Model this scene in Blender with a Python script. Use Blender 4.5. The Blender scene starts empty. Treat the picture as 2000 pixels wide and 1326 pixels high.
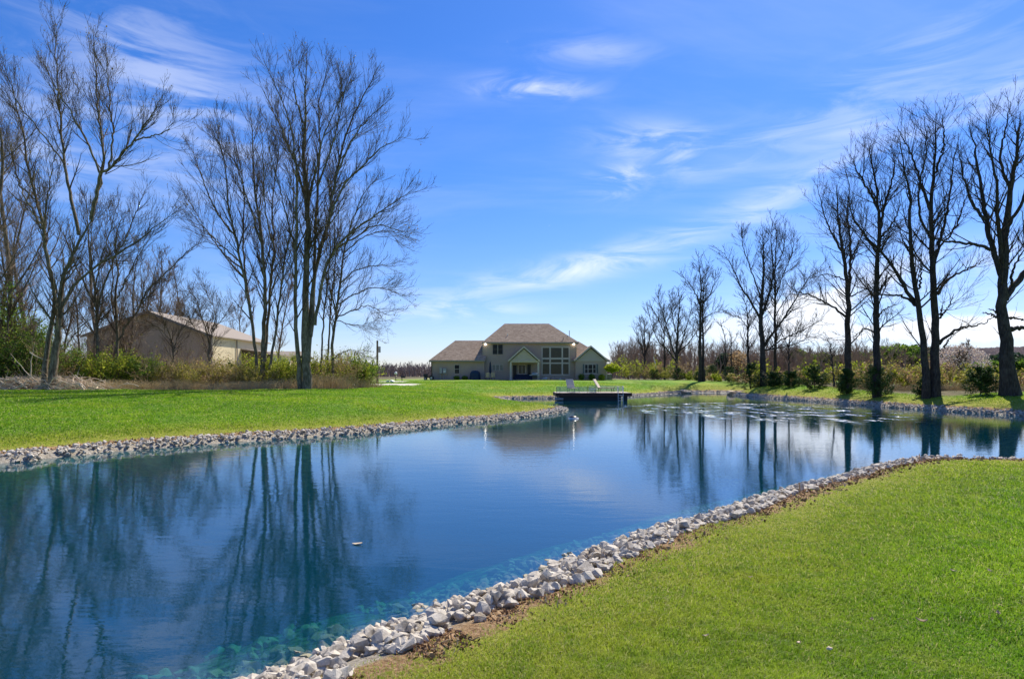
import bpy, bmesh, math, random
import numpy as np
from mathutils import Vector, Matrix
R = math.radians
SC = bpy.context.scene
COL = SC.collection

# ------------------------------------------------------------------ camera, light, exposure
EYE = 1.85          # metres above the pond surface
FPX = 1200.0        # focal length in photo pixels (photo 2000 wide)
HZ = 735.0          # horizon row of the photo
cam_d = bpy.data.cameras.new('camera')
cam = bpy.data.objects.new('camera', cam_d)
COL.objects.link(cam)
cam.location = (0, 0, EYE)
cam.rotation_euler = (R(90), 0, 0)
cam_d.sensor_width = 36
cam_d.lens = 36 * FPX / 2000
cam_d.shift_y = (HZ - 663) / 2000
cam_d.clip_end = 12000
SC.camera = cam

SUN_AZ, SUN_EL = 30.0, 50.0
sdir = Vector((math.sin(R(SUN_AZ)) * math.cos(R(SUN_EL)), math.cos(R(SUN_AZ)) * math.cos(R(SUN_EL)), math.sin(R(SUN_EL))))
sl = bpy.data.lights.new('sun', 'SUN')
sl.energy = 5.0
sl.angle = R(0.53)
sl.color = (1.0, 0.93, 0.80)
so = bpy.data.objects.new('sun', sl)
COL.objects.link(so)
so.rotation_euler = sdir.to_track_quat('Z', 'Y').to_euler()
so.location = sdir * 50

SC.view_settings.view_transform = 'Standard'
SC.view_settings.look = 'None'
SC.view_settings.exposure = 0.47
SC.view_settings.gamma = 1
SC.render.engine = 'CYCLES'
SC.cycles.use_denoising = True
SC.cycles.max_bounces = 8
SC.cycles.transparent_max_bounces = 24
SC.cycles.caustics_reflective = False
SC.cycles.caustics_refractive = False
SC.cycles.sample_clamp_indirect = 6

W = bpy.data.worlds.new('World')
SC.world = W
W.use_nodes = True
wt = W.node_tree
wt.nodes.clear()

class NT:
    """small helper to write node trees as expressions"""
    def __init__(s, tree): s.t = tree
    def n(s, typ, **kw):
        nd = s.t.nodes.new(typ)
        for k, v in kw.items(): setattr(nd, k, v)
        return nd
    def put(s, sock, v):
        if isinstance(v, bpy.types.NodeSocket): s.t.links.new(v, sock)
        elif v is not None: sock.default_value = v
    def math(s, op, a, b=None, c=None, clamp=False):
        nd = s.n('ShaderNodeMath', operation=op, use_clamp=clamp)
        s.put(nd.inputs[0], a)
        if b is not None: s.put(nd.inputs[1], b)
        if c is not None: s.put(nd.inputs[2], c)
        return nd.outputs[0]
    def vmath(s, op, a, b=None):
        nd = s.n('ShaderNodeVectorMath', operation=op)
        s.put(nd.inputs[0], a)
        if b is not None:
            if op == 'SCALE': s.put(nd.inputs['Scale'], b)
            else: s.put(nd.inputs[1], b)
        return nd.outputs['Value'] if op in ('DOT_PRODUCT', 'LENGTH') else nd.outputs['Vector']
    def mix(s, f, a, b, blend='MIX'):
        nd = s.n('ShaderNodeMix', data_type='RGBA', blend_type=blend)
        s.put(nd.inputs[0], f); s.put(nd.inputs[6], c4(a)); s.put(nd.inputs[7], c4(b))
        return nd.outputs[2]
    def noise(s, vec, scale, detail=3, rough=0.55, dist=0.0, out='Fac'):
        nd = s.n('ShaderNodeTexNoise')
        s.put(nd.inputs['Vector'], vec); nd.inputs['Scale'].default_value = scale
        nd.inputs['Detail'].default_value = detail; nd.inputs['Roughness'].default_value = rough
        nd.inputs['Distortion'].default_value = dist
        return nd.outputs[out]
    def ramp(s, f, stops, interp='LINEAR'):
        nd = s.n('ShaderNodeValToRGB')
        cr = nd.color_ramp; cr.interpolation = interp
        while len(cr.elements) < len(stops): cr.elements.new(0.5)
        for e, (p, c) in zip(cr.elements, stops):
            e.position = p; e.color = c4(c) if not isinstance(c, (int, float)) else (c, c, c, 1)
        s.put(nd.inputs[0], f)
        return nd.outputs[0]
    def smooth(s, v, a, b):
        nd = s.n('ShaderNodeMapRange', interpolation_type='SMOOTHSTEP')
        s.put(nd.inputs[0], v); nd.inputs[1].default_value = a; nd.inputs[2].default_value = b
        return nd.outputs[0]
    def mapping(s, vec, scale=(1, 1, 1), rot=(0, 0, 0), loc=(0, 0, 0)):
        nd = s.n('ShaderNodeMapping')
        s.put(nd.inputs[0], vec)
        nd.inputs['Scale'].default_value = scale; nd.inputs['Rotation'].default_value = rot; nd.inputs['Location'].default_value = loc
        return nd.outputs[0]
    def attr(s, name):
        return s.n('ShaderNodeAttribute', attribute_name=name).outputs['Fac']
    def bump(s, h, strength=0.5, distance=0.02):
        nd = s.n('ShaderNodeBump')
        s.put(nd.inputs['Height'], h); nd.inputs['Strength'].default_value = strength; nd.inputs['Distance'].default_value = distance
        return nd.outputs[0]
def c4(c):
    if isinstance(c, tuple) and len(c) == 3: return (c[0], c[1], c[2], 1.0)
    return c

g = NT(wt)
sky = g.n('ShaderNodeTexSky', sky_type='NISHITA', sun_disc=False)
sky.sun_elevation = R(SUN_EL); sky.sun_rotation = R(SUN_AZ)
sky.altitude = 250; sky.air_density = 1.0; sky.dust_density = 0.3; sky.ozone_density = 3.0
tc = g.n('ShaderNodeTexCoord').outputs['Generated']
d = g.vmath('NORMALIZE', tc)
sep = g.n('ShaderNodeSeparateXYZ'); wt.links.new(d, sep.inputs[0])
dx, dy, dz = sep.outputs
hs = g.n('ShaderNodeHueSaturation'); hs.inputs['Saturation'].default_value = 1.25; hs.inputs['Value'].default_value = 1.0
wt.links.new(sky.outputs[0], hs.inputs['Color'])
tint = g.mix(g.smooth(dz, 0.0, 0.45), (0.83, 0.83, 1.10), (0.63, 0.85, 1.24))
skyc = g.mix(1.0, hs.outputs[0], tint, 'MULTIPLY')
# cloud layer seen in perspective: wisps as stretched noise on a high plane
zz = g.math('ADD', g.math('MAXIMUM', dz, 0.0), 0.10)
comb = g.n('ShaderNodeCombineXYZ')
g.put(comb.inputs[0], g.math('DIVIDE', dx, zz)); g.put(comb.inputs[1], g.math('DIVIDE', dy, zz))
pl = comb.outputs[0]
n1 = g.noise(g.mapping(pl, (0.35, 1.1, 1), (0, 0, R(20))), 1.3, 7, 0.6, 0.7)
n2 = g.noise(g.mapping(pl, (0.5, 0.5, 1), (0, 0, 0), (3, 7, 0)), 0.55, 3, 0.5)
wisp = g.math('MULTIPLY', g.smooth(n1, 0.42, 0.78), g.smooth(n2, 0.40, 0.62))
wisp = g.math('MULTIPLY', wisp, 0.13)
fine = g.noise(g.mapping(d, (2.0, 2.0, 9.0), (0, R(-16), 0)), 3.2, 9, 0.60, 0.9)
cumn = g.noise(d, 26, 6, 0.6, 0.3)
total = wisp
def px_dir(px, py):
    return Vector(((px - 1000) / FPX, 1, (HZ - py) / FPX)).normalized()
# where single clouds stand in the sky: photo pixel, half sizes, tilt, density, lumpy or wispy
CL = [(1040,172,95,20,-2,.70,0),(1290,280,110,34,-9,.42,0),(1205,352,62,26,10,.60,0),(1095,532,200,24,9,.45,0),
      (1330,460,260,26,14,.26,0),(890,606,130,20,2,.40,0),(250,90,210,110,-30,.13,0),(330,230,190,150,0,.18,0),
      (1590,612,85,48,0,.95,1),(1440,640,80,34,0,.6,1),(1900,640,170,30,0,.85,1),(1730,600,140,60,0,.55,0),(1830,520,160,30,5,.4,0),
      (1950,190,200,45,20,.28,0),(1800,110,200,60,15,.14,0),(1160,100,110,26,-5,.22,0),(1500,270,240,40,14,.18,0),(1640,650,120,20,0,.8,1),
      (60,300,150,120,10,.20,0),(1550,360,220,30,20,.22,0),(1700,240,120,22,15,.25,0),(560,330,200,140,0,.12,0),(620,580,200,60,0,.15,0)]
for (cx, cy, a, b, tilt, dens, lump) in CL:
    c = px_dir(cx, cy)
    rt = c.cross(Vector((0, 0, 1))).normalized(); up = rt.cross(c).normalized()
    t = R(tilt); u = rt * math.cos(t) + up * math.sin(t); v = up * math.cos(t) - rt * math.sin(t)
    k = (c.y)                                     # local scale of the projection
    fa = g.math('DIVIDE', g.vmath('DOT_PRODUCT', d, tuple(u)), a / FPX * k)
    fb = g.math('DIVIDE', g.vmath('DOT_PRODUCT', d, tuple(v)), b / FPX * k)
    r2 = g.math('ADD', g.math('MULTIPLY', fa, fa), g.math('MULTIPLY', fb, fb))
    ga = g.math('EXPONENT', g.math('MULTIPLY', r2, -1.0))
    ga = g.math('MULTIPLY', ga, g.math('GREATER_THAN', g.vmath('DOT_PRODUCT', d, tuple(c)), 0.3))
    if lump: m = g.smooth(g.math('ADD', g.math('MULTIPLY', cumn, 0.9), g.math('MULTIPLY', ga, 0.75)), 0.62, 0.95)
    else: m = g.math('MULTIPLY', ga, g.smooth(fine, 0.36, 0.68))
    m = g.math('MULTIPLY', m, dens * (1 if lump else 1.2))
    total = g.math('MAXIMUM', total, m) if lump else g.math('ADD', total, m)
total = g.math('MINIMUM', total, 0.92)
cl = g.mix(total, skyc, (8.6, 8.9, 9.6))
bg = g.n('ShaderNodeBackground'); bg.inputs['Strength'].default_value = 0.097
wt.links.new(cl, bg.inputs['Color'])
wo = g.n('ShaderNodeOutputWorld'); wt.links.new(bg.outputs[0], wo.inputs['Surface'])

# ------------------------------------------------------------------ helpers
def link(o, parent=None):
    COL.objects.link(o)
    if parent is not None: o.parent = parent
    return o
def tag(o, label=None, cat=None, group=None, kind=None):
    if label: o['label'] = label
    if cat: o['category'] = cat
    if group: o['group'] = group
    if kind: o['kind'] = kind
    return o
def thing(name, label, cat, loc=(0, 0, 0), rz=0, group=None):
    o = bpy.data.objects.new(name, None)
    o.empty_display_size = 0.3
    o.location = loc; o.rotation_euler = (0, 0, rz)
    COL.objects.link(o)
    return tag(o, label, cat, group)
def mesh_np(name, V, F, mat=None, attrs=None, smooth=False):
    """V (n,3); F a list of (m,k) index arrays"""
    me = bpy.data.meshes.new(name)
    V = np.asarray(V, dtype=np.float32)
    if not isinstance(F, (list, tuple)): F = [F]
    F = [np.asarray(f, dtype=np.int32) for f in F if len(f)]
    nl = sum(f.size for f in F); nf = sum(len(f) for f in F)
    me.vertices.add(len(V)); me.vertices.foreach_set('co', V.ravel())
    me.loops.add(nl); me.loops.foreach_set('vertex_index', np.concatenate([f.ravel() for f in F]))
    me.polygons.add(nf)
    tot = np.concatenate([np.full(len(f), f.shape[1], np.int32) for f in F])
    st = np.concatenate([[0], np.cumsum(tot)[:-1]]).astype(np.int32)
    me.polygons.foreach_set('loop_start', st)
    try: me.polygons.foreach_set('loop_total', tot)
    except Exception: pass
    me.polygons.foreach_set('use_smooth', np.full(nf, smooth))
    if attrs:
        for k, a in attrs.items():
            at = me.attributes.new(k, 'FLOAT', 'POINT'); at.data.foreach_set('value', np.asarray(a, np.float32))
    me.update(calc_edges=True)
    if mat: me.materials.append(mat)
    return me
def obj_np(name, V, F, mat, parent=None, attrs=None, smooth=False):
    o = bpy.data.objects.new(name, mesh_np(name, V, F, mat, attrs, smooth))
    return link(o, parent)
def mat(name):
    m = bpy.data.materials.new(name); m.use_nodes = True; m.node_tree.nodes.clear()
    gg = NT(m.node_tree)
    out = gg.n('ShaderNodeOutputMaterial')
    return m, gg, out
def principled(gg, out, color, rough=0.7, normal=None, metal=0.0, spec=0.4, **kw):
    p = gg.n('ShaderNodeBsdfPrincipled')
    gg.put(p.inputs['Base Color'], c4(color)); gg.put(p.inputs['Roughness'], rough); p.inputs['Metallic'].default_value = metal
    p.inputs['Specular IOR Level'].default_value = spec
    if normal is not None: gg.put(p.inputs['Normal'], normal)
    for k, v in kw.items(): gg.put(p.inputs[k], v)
    gg.t.links.new(p.outputs[0], out.inputs['Surface'])
    return p
def simple(name, col, rough=0.6, metal=0.0, var=0.15, scale=3.0, spec=0.4, bump=0.0):
    m, gg, out = mat(name)
    oc = gg.n('ShaderNodeTexCoord').outputs['Object']
    n = gg.noise(oc, scale, 4)
    c = gg.mix(n, tuple(x * (1 - var) for x in col), tuple(min(1, x * (1 + var)) for x in col))
    nm = gg.bump(gg.noise(oc, scale * 8, 3), bump, 0.01) if bump else None
    principled(gg, out, c, rough, nm, metal, spec)
    return m
class MB:
    """collects simple solids into one mesh"""
    def __init__(s): s.v = []; s.f = []
    def add(s, vs, fs):
        b = len(s.v); s.v += [tuple(v) for v in vs]; s.f += [tuple(b + i for i in f) for f in fs]; return s
    def box(s, x0, x1, y0, y1, z0, z1):
        return s.add([(x0,y0,z0),(x1,y0,z0),(x1,y1,z0),(x0,y1,z0),(x0,y0,z1),(x1,y0,z1),(x1,y1,z1),(x0,y1,z1)],
                     [(0,3,2,1),(4,5,6,7),(0,1,5,4),(1,2,6,5),(2,3,7,6),(3,0,4,7)])
    def prism(s, pts, off):
        n = len(pts); off = Vector(off); a = [Vector(p) for p in pts]; b = [p + off for p in a]
        return s.add(a + b, [tuple(range(n))[::-1], tuple(range(n, 2 * n))] + [(i, (i + 1) % n, n + (i + 1) % n, n + i) for i in range(n)])
    def bar(s, p, q, r=0.02, n=8, r2=None):
        p, q = Vector(p), Vector(q); t = (q - p).normalized(); r2 = r if r2 is None else r2
        a = t.cross(Vector((0, 0, 1)) if abs(t.z) < .95 else Vector((1, 0, 0))).normalized(); b = t.cross(a)
        vs = [p + (a * math.cos(2*math.pi*i/n) + b * math.sin(2*math.pi*i/n)) * r for i in range(n)]
        vs += [q + (a * math.cos(2*math.pi*i/n) + b * math.sin(2*math.pi*i/n)) * r2 for i in range(n)]
        return s.add(vs, [(i, (i+1) % n, n + (i+1) % n, n + i) for i in range(n)] + [tuple(range(n))[::-1], tuple(range(n, 2*n))])
    def lathe(s, prof, c=(0, 0, 0), n=20):
        vs = []; k = len(prof)
        for i in range(n):
            a = 2 * math.pi * i / n
            for (r, z) in prof: vs.append((c[0] + r * math.cos(a), c[1] + r * math.sin(a), c[2] + z))
        fs = []
        for i in range(n):
            for j in range(k - 1):
                fs.append((i*k+j, ((i+1) % n)*k+j, ((i+1) % n)*k+j+1, i*k+j+1))
        return s.add(vs, fs)
    def build(s, name, m, parent=None, bevel=0.0, smooth=False):
        me = bpy.data.meshes.new(name); me.from_pydata(s.v, [], s.f); me.validate(); me.update()
        bm = bmesh.new(); bm.from_mesh(me); bmesh.ops.recalc_face_normals(bm, faces=bm.faces); bm.to_mesh(me); bm.free()
        if smooth: me.polygons.foreach_set('use_smooth', np.ones(len(me.polygons), bool))
        me.materials.append(m)
        o = bpy.data.objects.new(name, me); link(o, parent)
        if bevel:
            b = o.modifiers.new('bevel', 'BEVEL'); b.width = bevel; b.segments = 2; b.limit_method = 'ANGLE'
        return o
def wp(px, py, D):
    """point seen at a photo pixel, at distance D ahead"""
    return np.array([(px - 1000) / FPX * D, D, EYE + (HZ - py) / FPX * D])
def wX(px, D): return (px - 1000) / FPX * D
def wZ(py, D): return EYE + (HZ - py) / FPX * D
# ------------------------------------------------------------------ the pond's outline and the lie of the land
def shore_pt(px, py):
    D = FPX * EYE / (py - HZ); return ((px - 1000) / FPX * D, D)
far_px = [(0,905),(100,895),(200,885),(300,876),(400,868),(500,861),(600,855),(700,848),(800,838),(900,828),(1000,819),(1060,812),(1098,806),(1113,801)]
cove = [(2.6,34.6),(1.2,38),(0.2,43),(-0.7,48.3),(-0.6,50.2),(1.5,51.0),(3.2,51.3),(6,52),(9.5,54)]
back = [(1250,773.6),(1300,770.5),(1340,768)]
back2 = [(20.6,69),(24,68.5),(24.6,64)]
right_px = [(1430,772),(1500,778),(1600,785),(1700,793),(1800,800),(1900,807),(2000,813)]
right_end = [(24.6,25.5),(26.5,22.0),(28,18.5),(26,15.5),(21,13.6),(16,12.6),(12.6,12.15),(10.6,12.15),(9.1,12.3)]
near_px = [(1750,914),(1650,931),(1550,960),(1450,990),(1350,1022),(1250,1052),(1150,1088),(1050,1130),(950,1168),(850,1203),(750,1240),(650,1278),(550,1316)]
near_end = [(-2.0,3.0),(-3.4,1.6),(-5.5,0.2),(-9,-1.5),(-15,-2.5),(-22,-1),(-27,3),(-26,7),(-20,10),(-15,11.8)]
ctrl = [shore_pt(*p) for p in far_px] + cove + [shore_pt(*p) for p in back] + back2 + [shore_pt(*p) for p in right_px] + right_end + [shore_pt(*p) for p in near_px] + near_end
def catmull(P, closed=True, sub=6):
    P = np.asarray(P, float); n = len(P); out = []
    for i in range(n if closed else n - 1):
        if closed: p0, p1, p2, p3 = P[(i-1) % n], P[i], P[(i+1) % n], P[(i+2) % n]
        else: p0, p1, p2, p3 = P[max(i-1, 0)], P[i], P[i+1], P[min(i+2, n-1)]
        # centripetal-ish: limit overshoot
        for k in range(sub):
            t = k / sub
            out.append(0.5 * ((2*p1) + (-p0+p2)*t*1.0 + (2*p0-5*p1+4*p2-p3)*t*t + (-p0+3*p1-3*p2+p3)*t**3))
    if not closed: out.append(P[-1])
    return np.array(out)
SH = catmull(ctrl, True, 3)
rs = np.random.RandomState(5)
SH = SH + rs.normal(0, 0.03, SH.shape)
A = SH; B = np.roll(SH, -1, axis=0); AB = B - A; L2 = (AB**2).sum(1)
def sdist(x, y):
    """metres from the water's edge: positive on land, negative in the pond"""
    x = np.asarray(x, float).ravel(); y = np.asarray(y, float).ravel(); out = np.empty(len(x))
    for s in range(0, len(x), 20000):
        X = x[s:s+20000, None]; Y = y[s:s+20000, None]
        t = np.clip(((X - A[:,0]) * AB[:,0] + (Y - A[:,1]) * AB[:,1]) / L2, 0, 1)
        dd = np.sqrt(((X - A[:,0] - t*AB[:,0])**2 + (Y - A[:,1] - t*AB[:,1])**2).min(1))
        c = ((A[:,1] > Y) != (B[:,1] > Y)) & (X < AB[:,0] * (Y - A[:,1]) / np.where(AB[:,1] == 0, 1e-9, AB[:,1]) + A[:,0])
        ins = (c.sum(1) % 2) == 1
        out[s:s+20000] = np.where(ins, -dd, dd)
    return out
def vnoise(x, y, f, seed=0):
    """cheap smooth noise, -1..1"""
    r = np.random.RandomState(seed); v = 0
    for i in range(5):
        a = r.uniform(0, 6.28); k = f * r.uniform(.7, 1.5); ph = r.uniform(0, 6.28)
        v = v + np.sin((x*np.cos(a) + y*np.sin(a))*k + ph + 1.3*np.sin((x*np.sin(a) - y*np.cos(a))*k*.7 + ph*2))
    return v / 3.2
def sst(a, b, x):
    t = np.clip((x - a) / (b - a), 0, 1); return t*t*(3 - 2*t)
def north_w(x, y):
    return sst(-1.0, 1.5, y - (0.85*x + 6.8))
def bank(s, x, y):
    """distance as the bank profile sees it: the far banks carry a narrower stone band"""
    return s + .30*north_w(x, y)*sst(-.05, .2, s)
def gz(x, y, s=None, rough=True):
    x = np.asarray(x, float).ravel(); y = np.asarray(y, float).ravel()
    if s is None: s = sdist(x, y)
    top = np.interp(y, [10, 25, 38, 50, 70, 85, 120, 400], [0.8, 0.95, 1.02, 1.12, 1.24, 1.30, 1.32, 1.35])
    north = north_w(x, y)
    top = np.where(x < -8, np.maximum(top*north, top*sst(2, 9, y)), top*north) 
    near = 0.30 + 0.10*sst(0.7, 5, s)
    top = np.maximum(top, near)
    nw = north_w(x, y); s0 = s; s = bank(s, x, y); hb = .30 - .14*nw
    land = hb*sst(-0.25, 0.95, s) - (0.06 + .12*nw)*sst(0.35, -.1, s) + (top - hb)*(1 - np.exp(-np.maximum(s - 0.7, 0)/np.where(x > 15, 2.0, 5.0)))
    bed = -0.06 - 0.26*np.maximum(-s - .15, 0) - .25*np.maximum(-s - 1.4, 0)
    bed = np.maximum(bed, -2.6)
    z = np.where(s > -0.25, land, np.minimum(bed, 0))
    if rough:
        z = z + np.where(s > 1.0, 0.035*vnoise(x, y, .55, 1)*sst(1.0, 4, s), 0) + np.where(s > .6, .010*vnoise(x, y, 5, 2), 0)
    far = np.sqrt(x*x + y*y)
    z = z + sst(260, 900, far) * (x - 260 > 0) * 0
    return z
def gz1(x, y): return float(gz([x], [y])[0])

# polar sheet around the camera: fine near, reaching the horizon far off
ang = np.concatenate([np.linspace(-52, 52, 620), np.linspace(54, 306, 84)])
ang = np.radians(ang)
rad = np.concatenate([[0.0], np.geomspace(0.6, 9000, 520)])
rad = np.unique(np.concatenate([rad, np.arange(20, 60, 0.22)]))
AA, RR = np.meshgrid(ang, rad, indexing='ij')
gx = (np.sin(AA)*RR).ravel(); gy = (np.cos(AA)*RR).ravel()
gs = sdist(gx, gy) if True else None
gzz = gz(gx, gy, gs)
na, nr = len(ang), len(rad)
ii, jj = np.meshgrid(np.arange(na), np.arange(nr-1), indexing='ij')
i2 = (ii + 1) % na
Fq = np.stack([ii*nr+jj, i2*nr+jj, i2*nr+jj+1, ii*nr+jj+1], -1).reshape(-1, 4)[:, ::-1]
# what grows or lies where
def brush_w(x, y):
    """rough ground under the left trees"""
    edge = np.interp(x, [-60, -30, -22, -14.5, -12.0, -11.2, -10.8], [33, 37.0, 38.2, 40.0, 42.5, 50, 60])
    w = sst(-0.6, 0.8, y - edge + .5*vnoise(x, y, .8, 4)) * sst(-10.6, -11.6, x) * (1 - sst(53, 55, y) * sst(-32, -30, x)*0.0)
    w = w * np.where(x > -24, 1 - sst(53.5, 56, y), 1)
    # strip under the right row
    e2 = 25.6 + 1.0*vnoise(x, y, .12, 6)
    w2 = sst(0, 1.2, x - e2) * sst(34, 36, y) * (1 - sst(33.5, 36, x)) 
    w3 = sst(15.5, 18.5, x + .0*y) * sst(92, 97, y)
    return np.clip(np.maximum.reduce([w, w2, w3]), 0, 1)
gb = brush_w(gx, gy)
def in_drive(x, y):
    a = sst(54.6, 55.4, y) * (1 - sst(60.5, 61.5, y)) * (1 - sst(-9.8, -8.2, x + 0*y))
    b = sst(68, 69, y) * (1 - sst(74, 75, y)) * (1 - sst(-13, -11.5, x))
    return np.maximum(a, b)
gd = in_drive(gx, gy)

def ground_color(gg, oc, s, brush, drive):
    big = gg.noise(oc, 0.22, 4, .6); mid = gg.noise(oc, 1.6, 4, .6); sm = gg.noise(oc, 14, 4, .65)
    fine = gg.noise(gg.mapping(oc, (1, 1, 1)), 60, 3, .7)
    grass = gg.ramp(gg.math('ADD', gg.math('MULTIPLY', mid, .55), gg.math('MULTIPLY', sm, .45)),
                    [(.28, (.075, .165, .012)), (.5, (.130, .250, .016)), (.72, (.235, .325, .030))])
    grass = gg.mix(gg.smooth(big, .48, .70), grass, (.26, .31, .025))
    grass = gg.mix(gg.math('MULTIPLY', gg.smooth(fine, .5, .8), .35), grass, (.05, .12, .01))
    # drier, yellower rim along the mulch
    wob = gg.math('MULTIPLY', gg.math('SUBTRACT', mid, .5), 1.2)
    sw = gg.math('ADD', s, wob)
    rim = gg.math('SUBTRACT', 1.0, gg.smooth(sw, 1.1, 3.6))
    grass = gg.mix(gg.math('MULTIPLY', rim, .75), grass, (.33, .31, .045))
    # wheel and mower lines on the lawn before the house
    sep = gg.n('ShaderNodeSeparateXYZ'); gg.put(sep.inputs[0], oc)
    wv = gg.n('ShaderNodeTexWave', wave_type='BANDS', bands_direction='X'); gg.put(wv.inputs['Vector'], oc)
    wv.inputs['Scale'].default_value = .115; wv.inputs['Distortion'].default_value = 1.2; wv.inputs['Detail'].default_value = 1
    line = gg.smooth(wv.outputs['Fac'], .94, 1.0)
    zone = gg.math('MULTIPLY', gg.smooth(sep.outputs[1], 52, 60), gg.math('SUBTRACT', 1.0, gg.smooth(sep.outputs[1], 84, 90)))
    grass = gg.mix(gg.math('MULTIPLY', gg.math('MULTIPLY', line, zone), .45), grass, (.24, .30, .06))
    # farther fields: pale dry stubble with some green
    fld = gg.ramp(gg.noise(gg.mapping(oc, (.2, 1, 1)), .05, 4, .6), [(.35, (.27, .27, .10)), (.6, (.20, .23, .07)), (.75, (.36, .32, .16))])
    ffar = gg.math('MULTIPLY', gg.smooth(sep.outputs[1], 98, 106), gg.math('SUBTRACT', 1.0, gg.smooth(sep.outputs[0], 30, 40)))
    grass = gg.mix(ffar, grass, fld)
    # mulch and soil band
    mul = gg.ramp(gg.noise(oc, 38, 5, .75), [(.3, (.13, .07, .03)), (.5, (.36, .22, .11)), (.65, (.55, .39, .22)), (.8, (.68, .53, .34))])
    mb = gg.math('SUBTRACT', 1.0, gg.smooth(gg.math('ADD', s, gg.math('MULTIPLY', gg.math('SUBTRACT', gg.noise(oc, 3.5, 5, .7), .5), 1.1)),  .94, 1.10))
    c = gg.mix(mb, grass, mul)
    gb_ = gg.ramp(gg.noise(oc, 20, 4, .7), [(.3, (.16, .13, .09)), (.5, (.42, .37, .29)), (.7, (.60, .55, .46))])
    c = gg.mix(gg.math('SUBTRACT', 1.0, gg.smooth(gg.math('ADD', s, gg.math('MULTIPLY', gg.math('SUBTRACT', gg.noise(oc, 3.5, 5, .7), .5), .5)), .66, .80)), c, gb_)
    # wet bed under the water: pale stone and algae
    bed = gg.ramp(gg.noise(oc, 7, 5, .7), [(.38, (.03, .05, .02)), (.5, (.13, .17, .07)), (.66, (.34, .38, .18))])
    c = gg.mix(gg.math('SUBTRACT', 1.0, gg.smooth(s, -.12, .05)), c, bed)
    rgh = gg.ramp(gg.noise(oc, 2.2, 6, .75), [(.3, (.035, .045, .014)), (.5, (.12, .105, .05)), (.7, (.24, .19, .105))])
    c = gg.mix(brush, c, rgh)
    gv = gg.ramp(gg.noise(oc, 9, 4, .7), [(.3, (.50, .46, .38)), (.7, (.72, .68, .58))])
    c = gg.mix(drive, c, gv)
    return c, mb, sm
M_GROUND, gg, out = mat('lawn_and_soil')
oc = gg.n('ShaderNodeTexCoord').outputs['Object']
c, mb, sm = ground_color(gg, oc, gg.attr('shore'), gg.attr('brush'), gg.attr('drive'))
bmp = gg.bump(gg.math('ADD', gg.noise(oc, 22, 6, .75), gg.math('MULTIPLY', gg.noise(oc, 4, 3), .8)), .9, .06)
principled(gg, out, c, .9, bmp, spec=.15)
ground = obj_np('ground', np.stack([gx, gy, gzz], 1), Fq, M_GROUND, None, {'shore': bank(gs, gx, gy), 'brush': gb, 'drive': gd}, True)
tag(ground, kind='structure')

# ------------------------------------------------------------------ water
nrm = np.stack([AB[:,1], -AB[:,0]], 1); nrm /= np.linalg.norm(nrm, axis=1)[:, None]
vn = nrm + np.roll(nrm, 1, axis=0); vn /= np.linalg.norm(vn, axis=1)[:, None]
if sdist([A[10,0] + .2*vn[10,0]], [A[10,1] + .2*vn[10,1]])[0] < 0: vn = -vn
WO = A + vn * 0.35
M_WATER, gg, out = mat('pond_water')
oc = gg.n('ShaderNodeTexCoord').outputs['Object']
# small ripples with long crests, calm near the banks
r1 = gg.noise(gg.mapping(oc, (.55, 1.6, 1), (0, 0, R(12))), 2.1, 2, .5, .4)
r2 = gg.noise(gg.mapping(oc, (1, 2.4, 1), (0, 0, R(-8))), 6.5, 3, .6, .2)
r3 = gg.noise(gg.mapping(oc, (.3, .8, 1), (0, 0, R(25))), .55, 2, .5)
patch = gg.smooth(gg.noise(gg.mapping(oc, (.5, 1, 1)), .12, 2), .35, .65)
# livelier water out by the right bank, rippled and roughened for sun glints
dist = gg.vmath('LENGTH', gg.mapping(oc, (.11, .085, 0), (0, 0, 0), (-13.5*.11, -34*.085, 0)))
spot = gg.math('SUBTRACT', 1.0, gg.smooth(dist, .25, 1.1))
hh = gg.math('ADD', gg.math('MULTIPLY', r1, .55), gg.math('MULTIPLY', r2, gg.math('ADD', .16, gg.math('ADD', gg.math('MULTIPLY', patch, .12), gg.math('MULTIPLY', spot, .35)))))
hh = gg.math('ADD', hh, gg.math('MULTIPLY', r3, .8))
glit = gg.noise(gg.mapping(oc, (1, .45, 1)), 9, 2, .6)
cell = gg.smooth(gg.noise(gg.mapping(oc, (.7, .35, 1)), 1.5, 3, .6), .52, .64)
hh = gg.math('ADD', hh, gg.math('MULTIPLY', gg.math('MULTIPLY', gg.math('MULTIPLY', glit, cell), gg.math('MULTIPLY', spot, spot)), 32.0))
bn = gg.bump(hh, 1.0, .0034)
fr = gg.n('ShaderNodeFresnel'); gg.put(fr.inputs['IOR'], gg.math('ADD', 1.85, gg.math('MULTIPLY', gg.n('ShaderNodeNewGeometry').outputs['Backfacing'], 1/1.85 - 1.85))); gg.put(fr.inputs['Normal'], bn)
gl = gg.n('ShaderNodeBsdfGlossy'); gl.inputs['Roughness'].default_value = .015
spk = gg.math('MULTIPLY', gg.smooth(gg.noise(gg.mapping(oc, (2.2, .30, 1)), 7.5, 2, .5), .54, .58), gg.math('MULTIPLY', cell, gg.smooth(spot, .05, .6)))
gg.put(gl.inputs['Roughness'], gg.math('ADD', gg.math('MULTIPLY', spk, .52), .015)); gl.inputs['Color'].default_value = (.93, .96, 1, 1); gg.put(gl.inputs['Normal'], bn)
tr = gg.n('ShaderNodeBsdfTransparent')
df = gg.n('ShaderNodeBsdfDiffuse'); df.inputs['Color'].default_value = (.001, .074, .125, 1)
m1 = gg.n('ShaderNodeMixShader'); m1.inputs[0].default_value = .40
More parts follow.
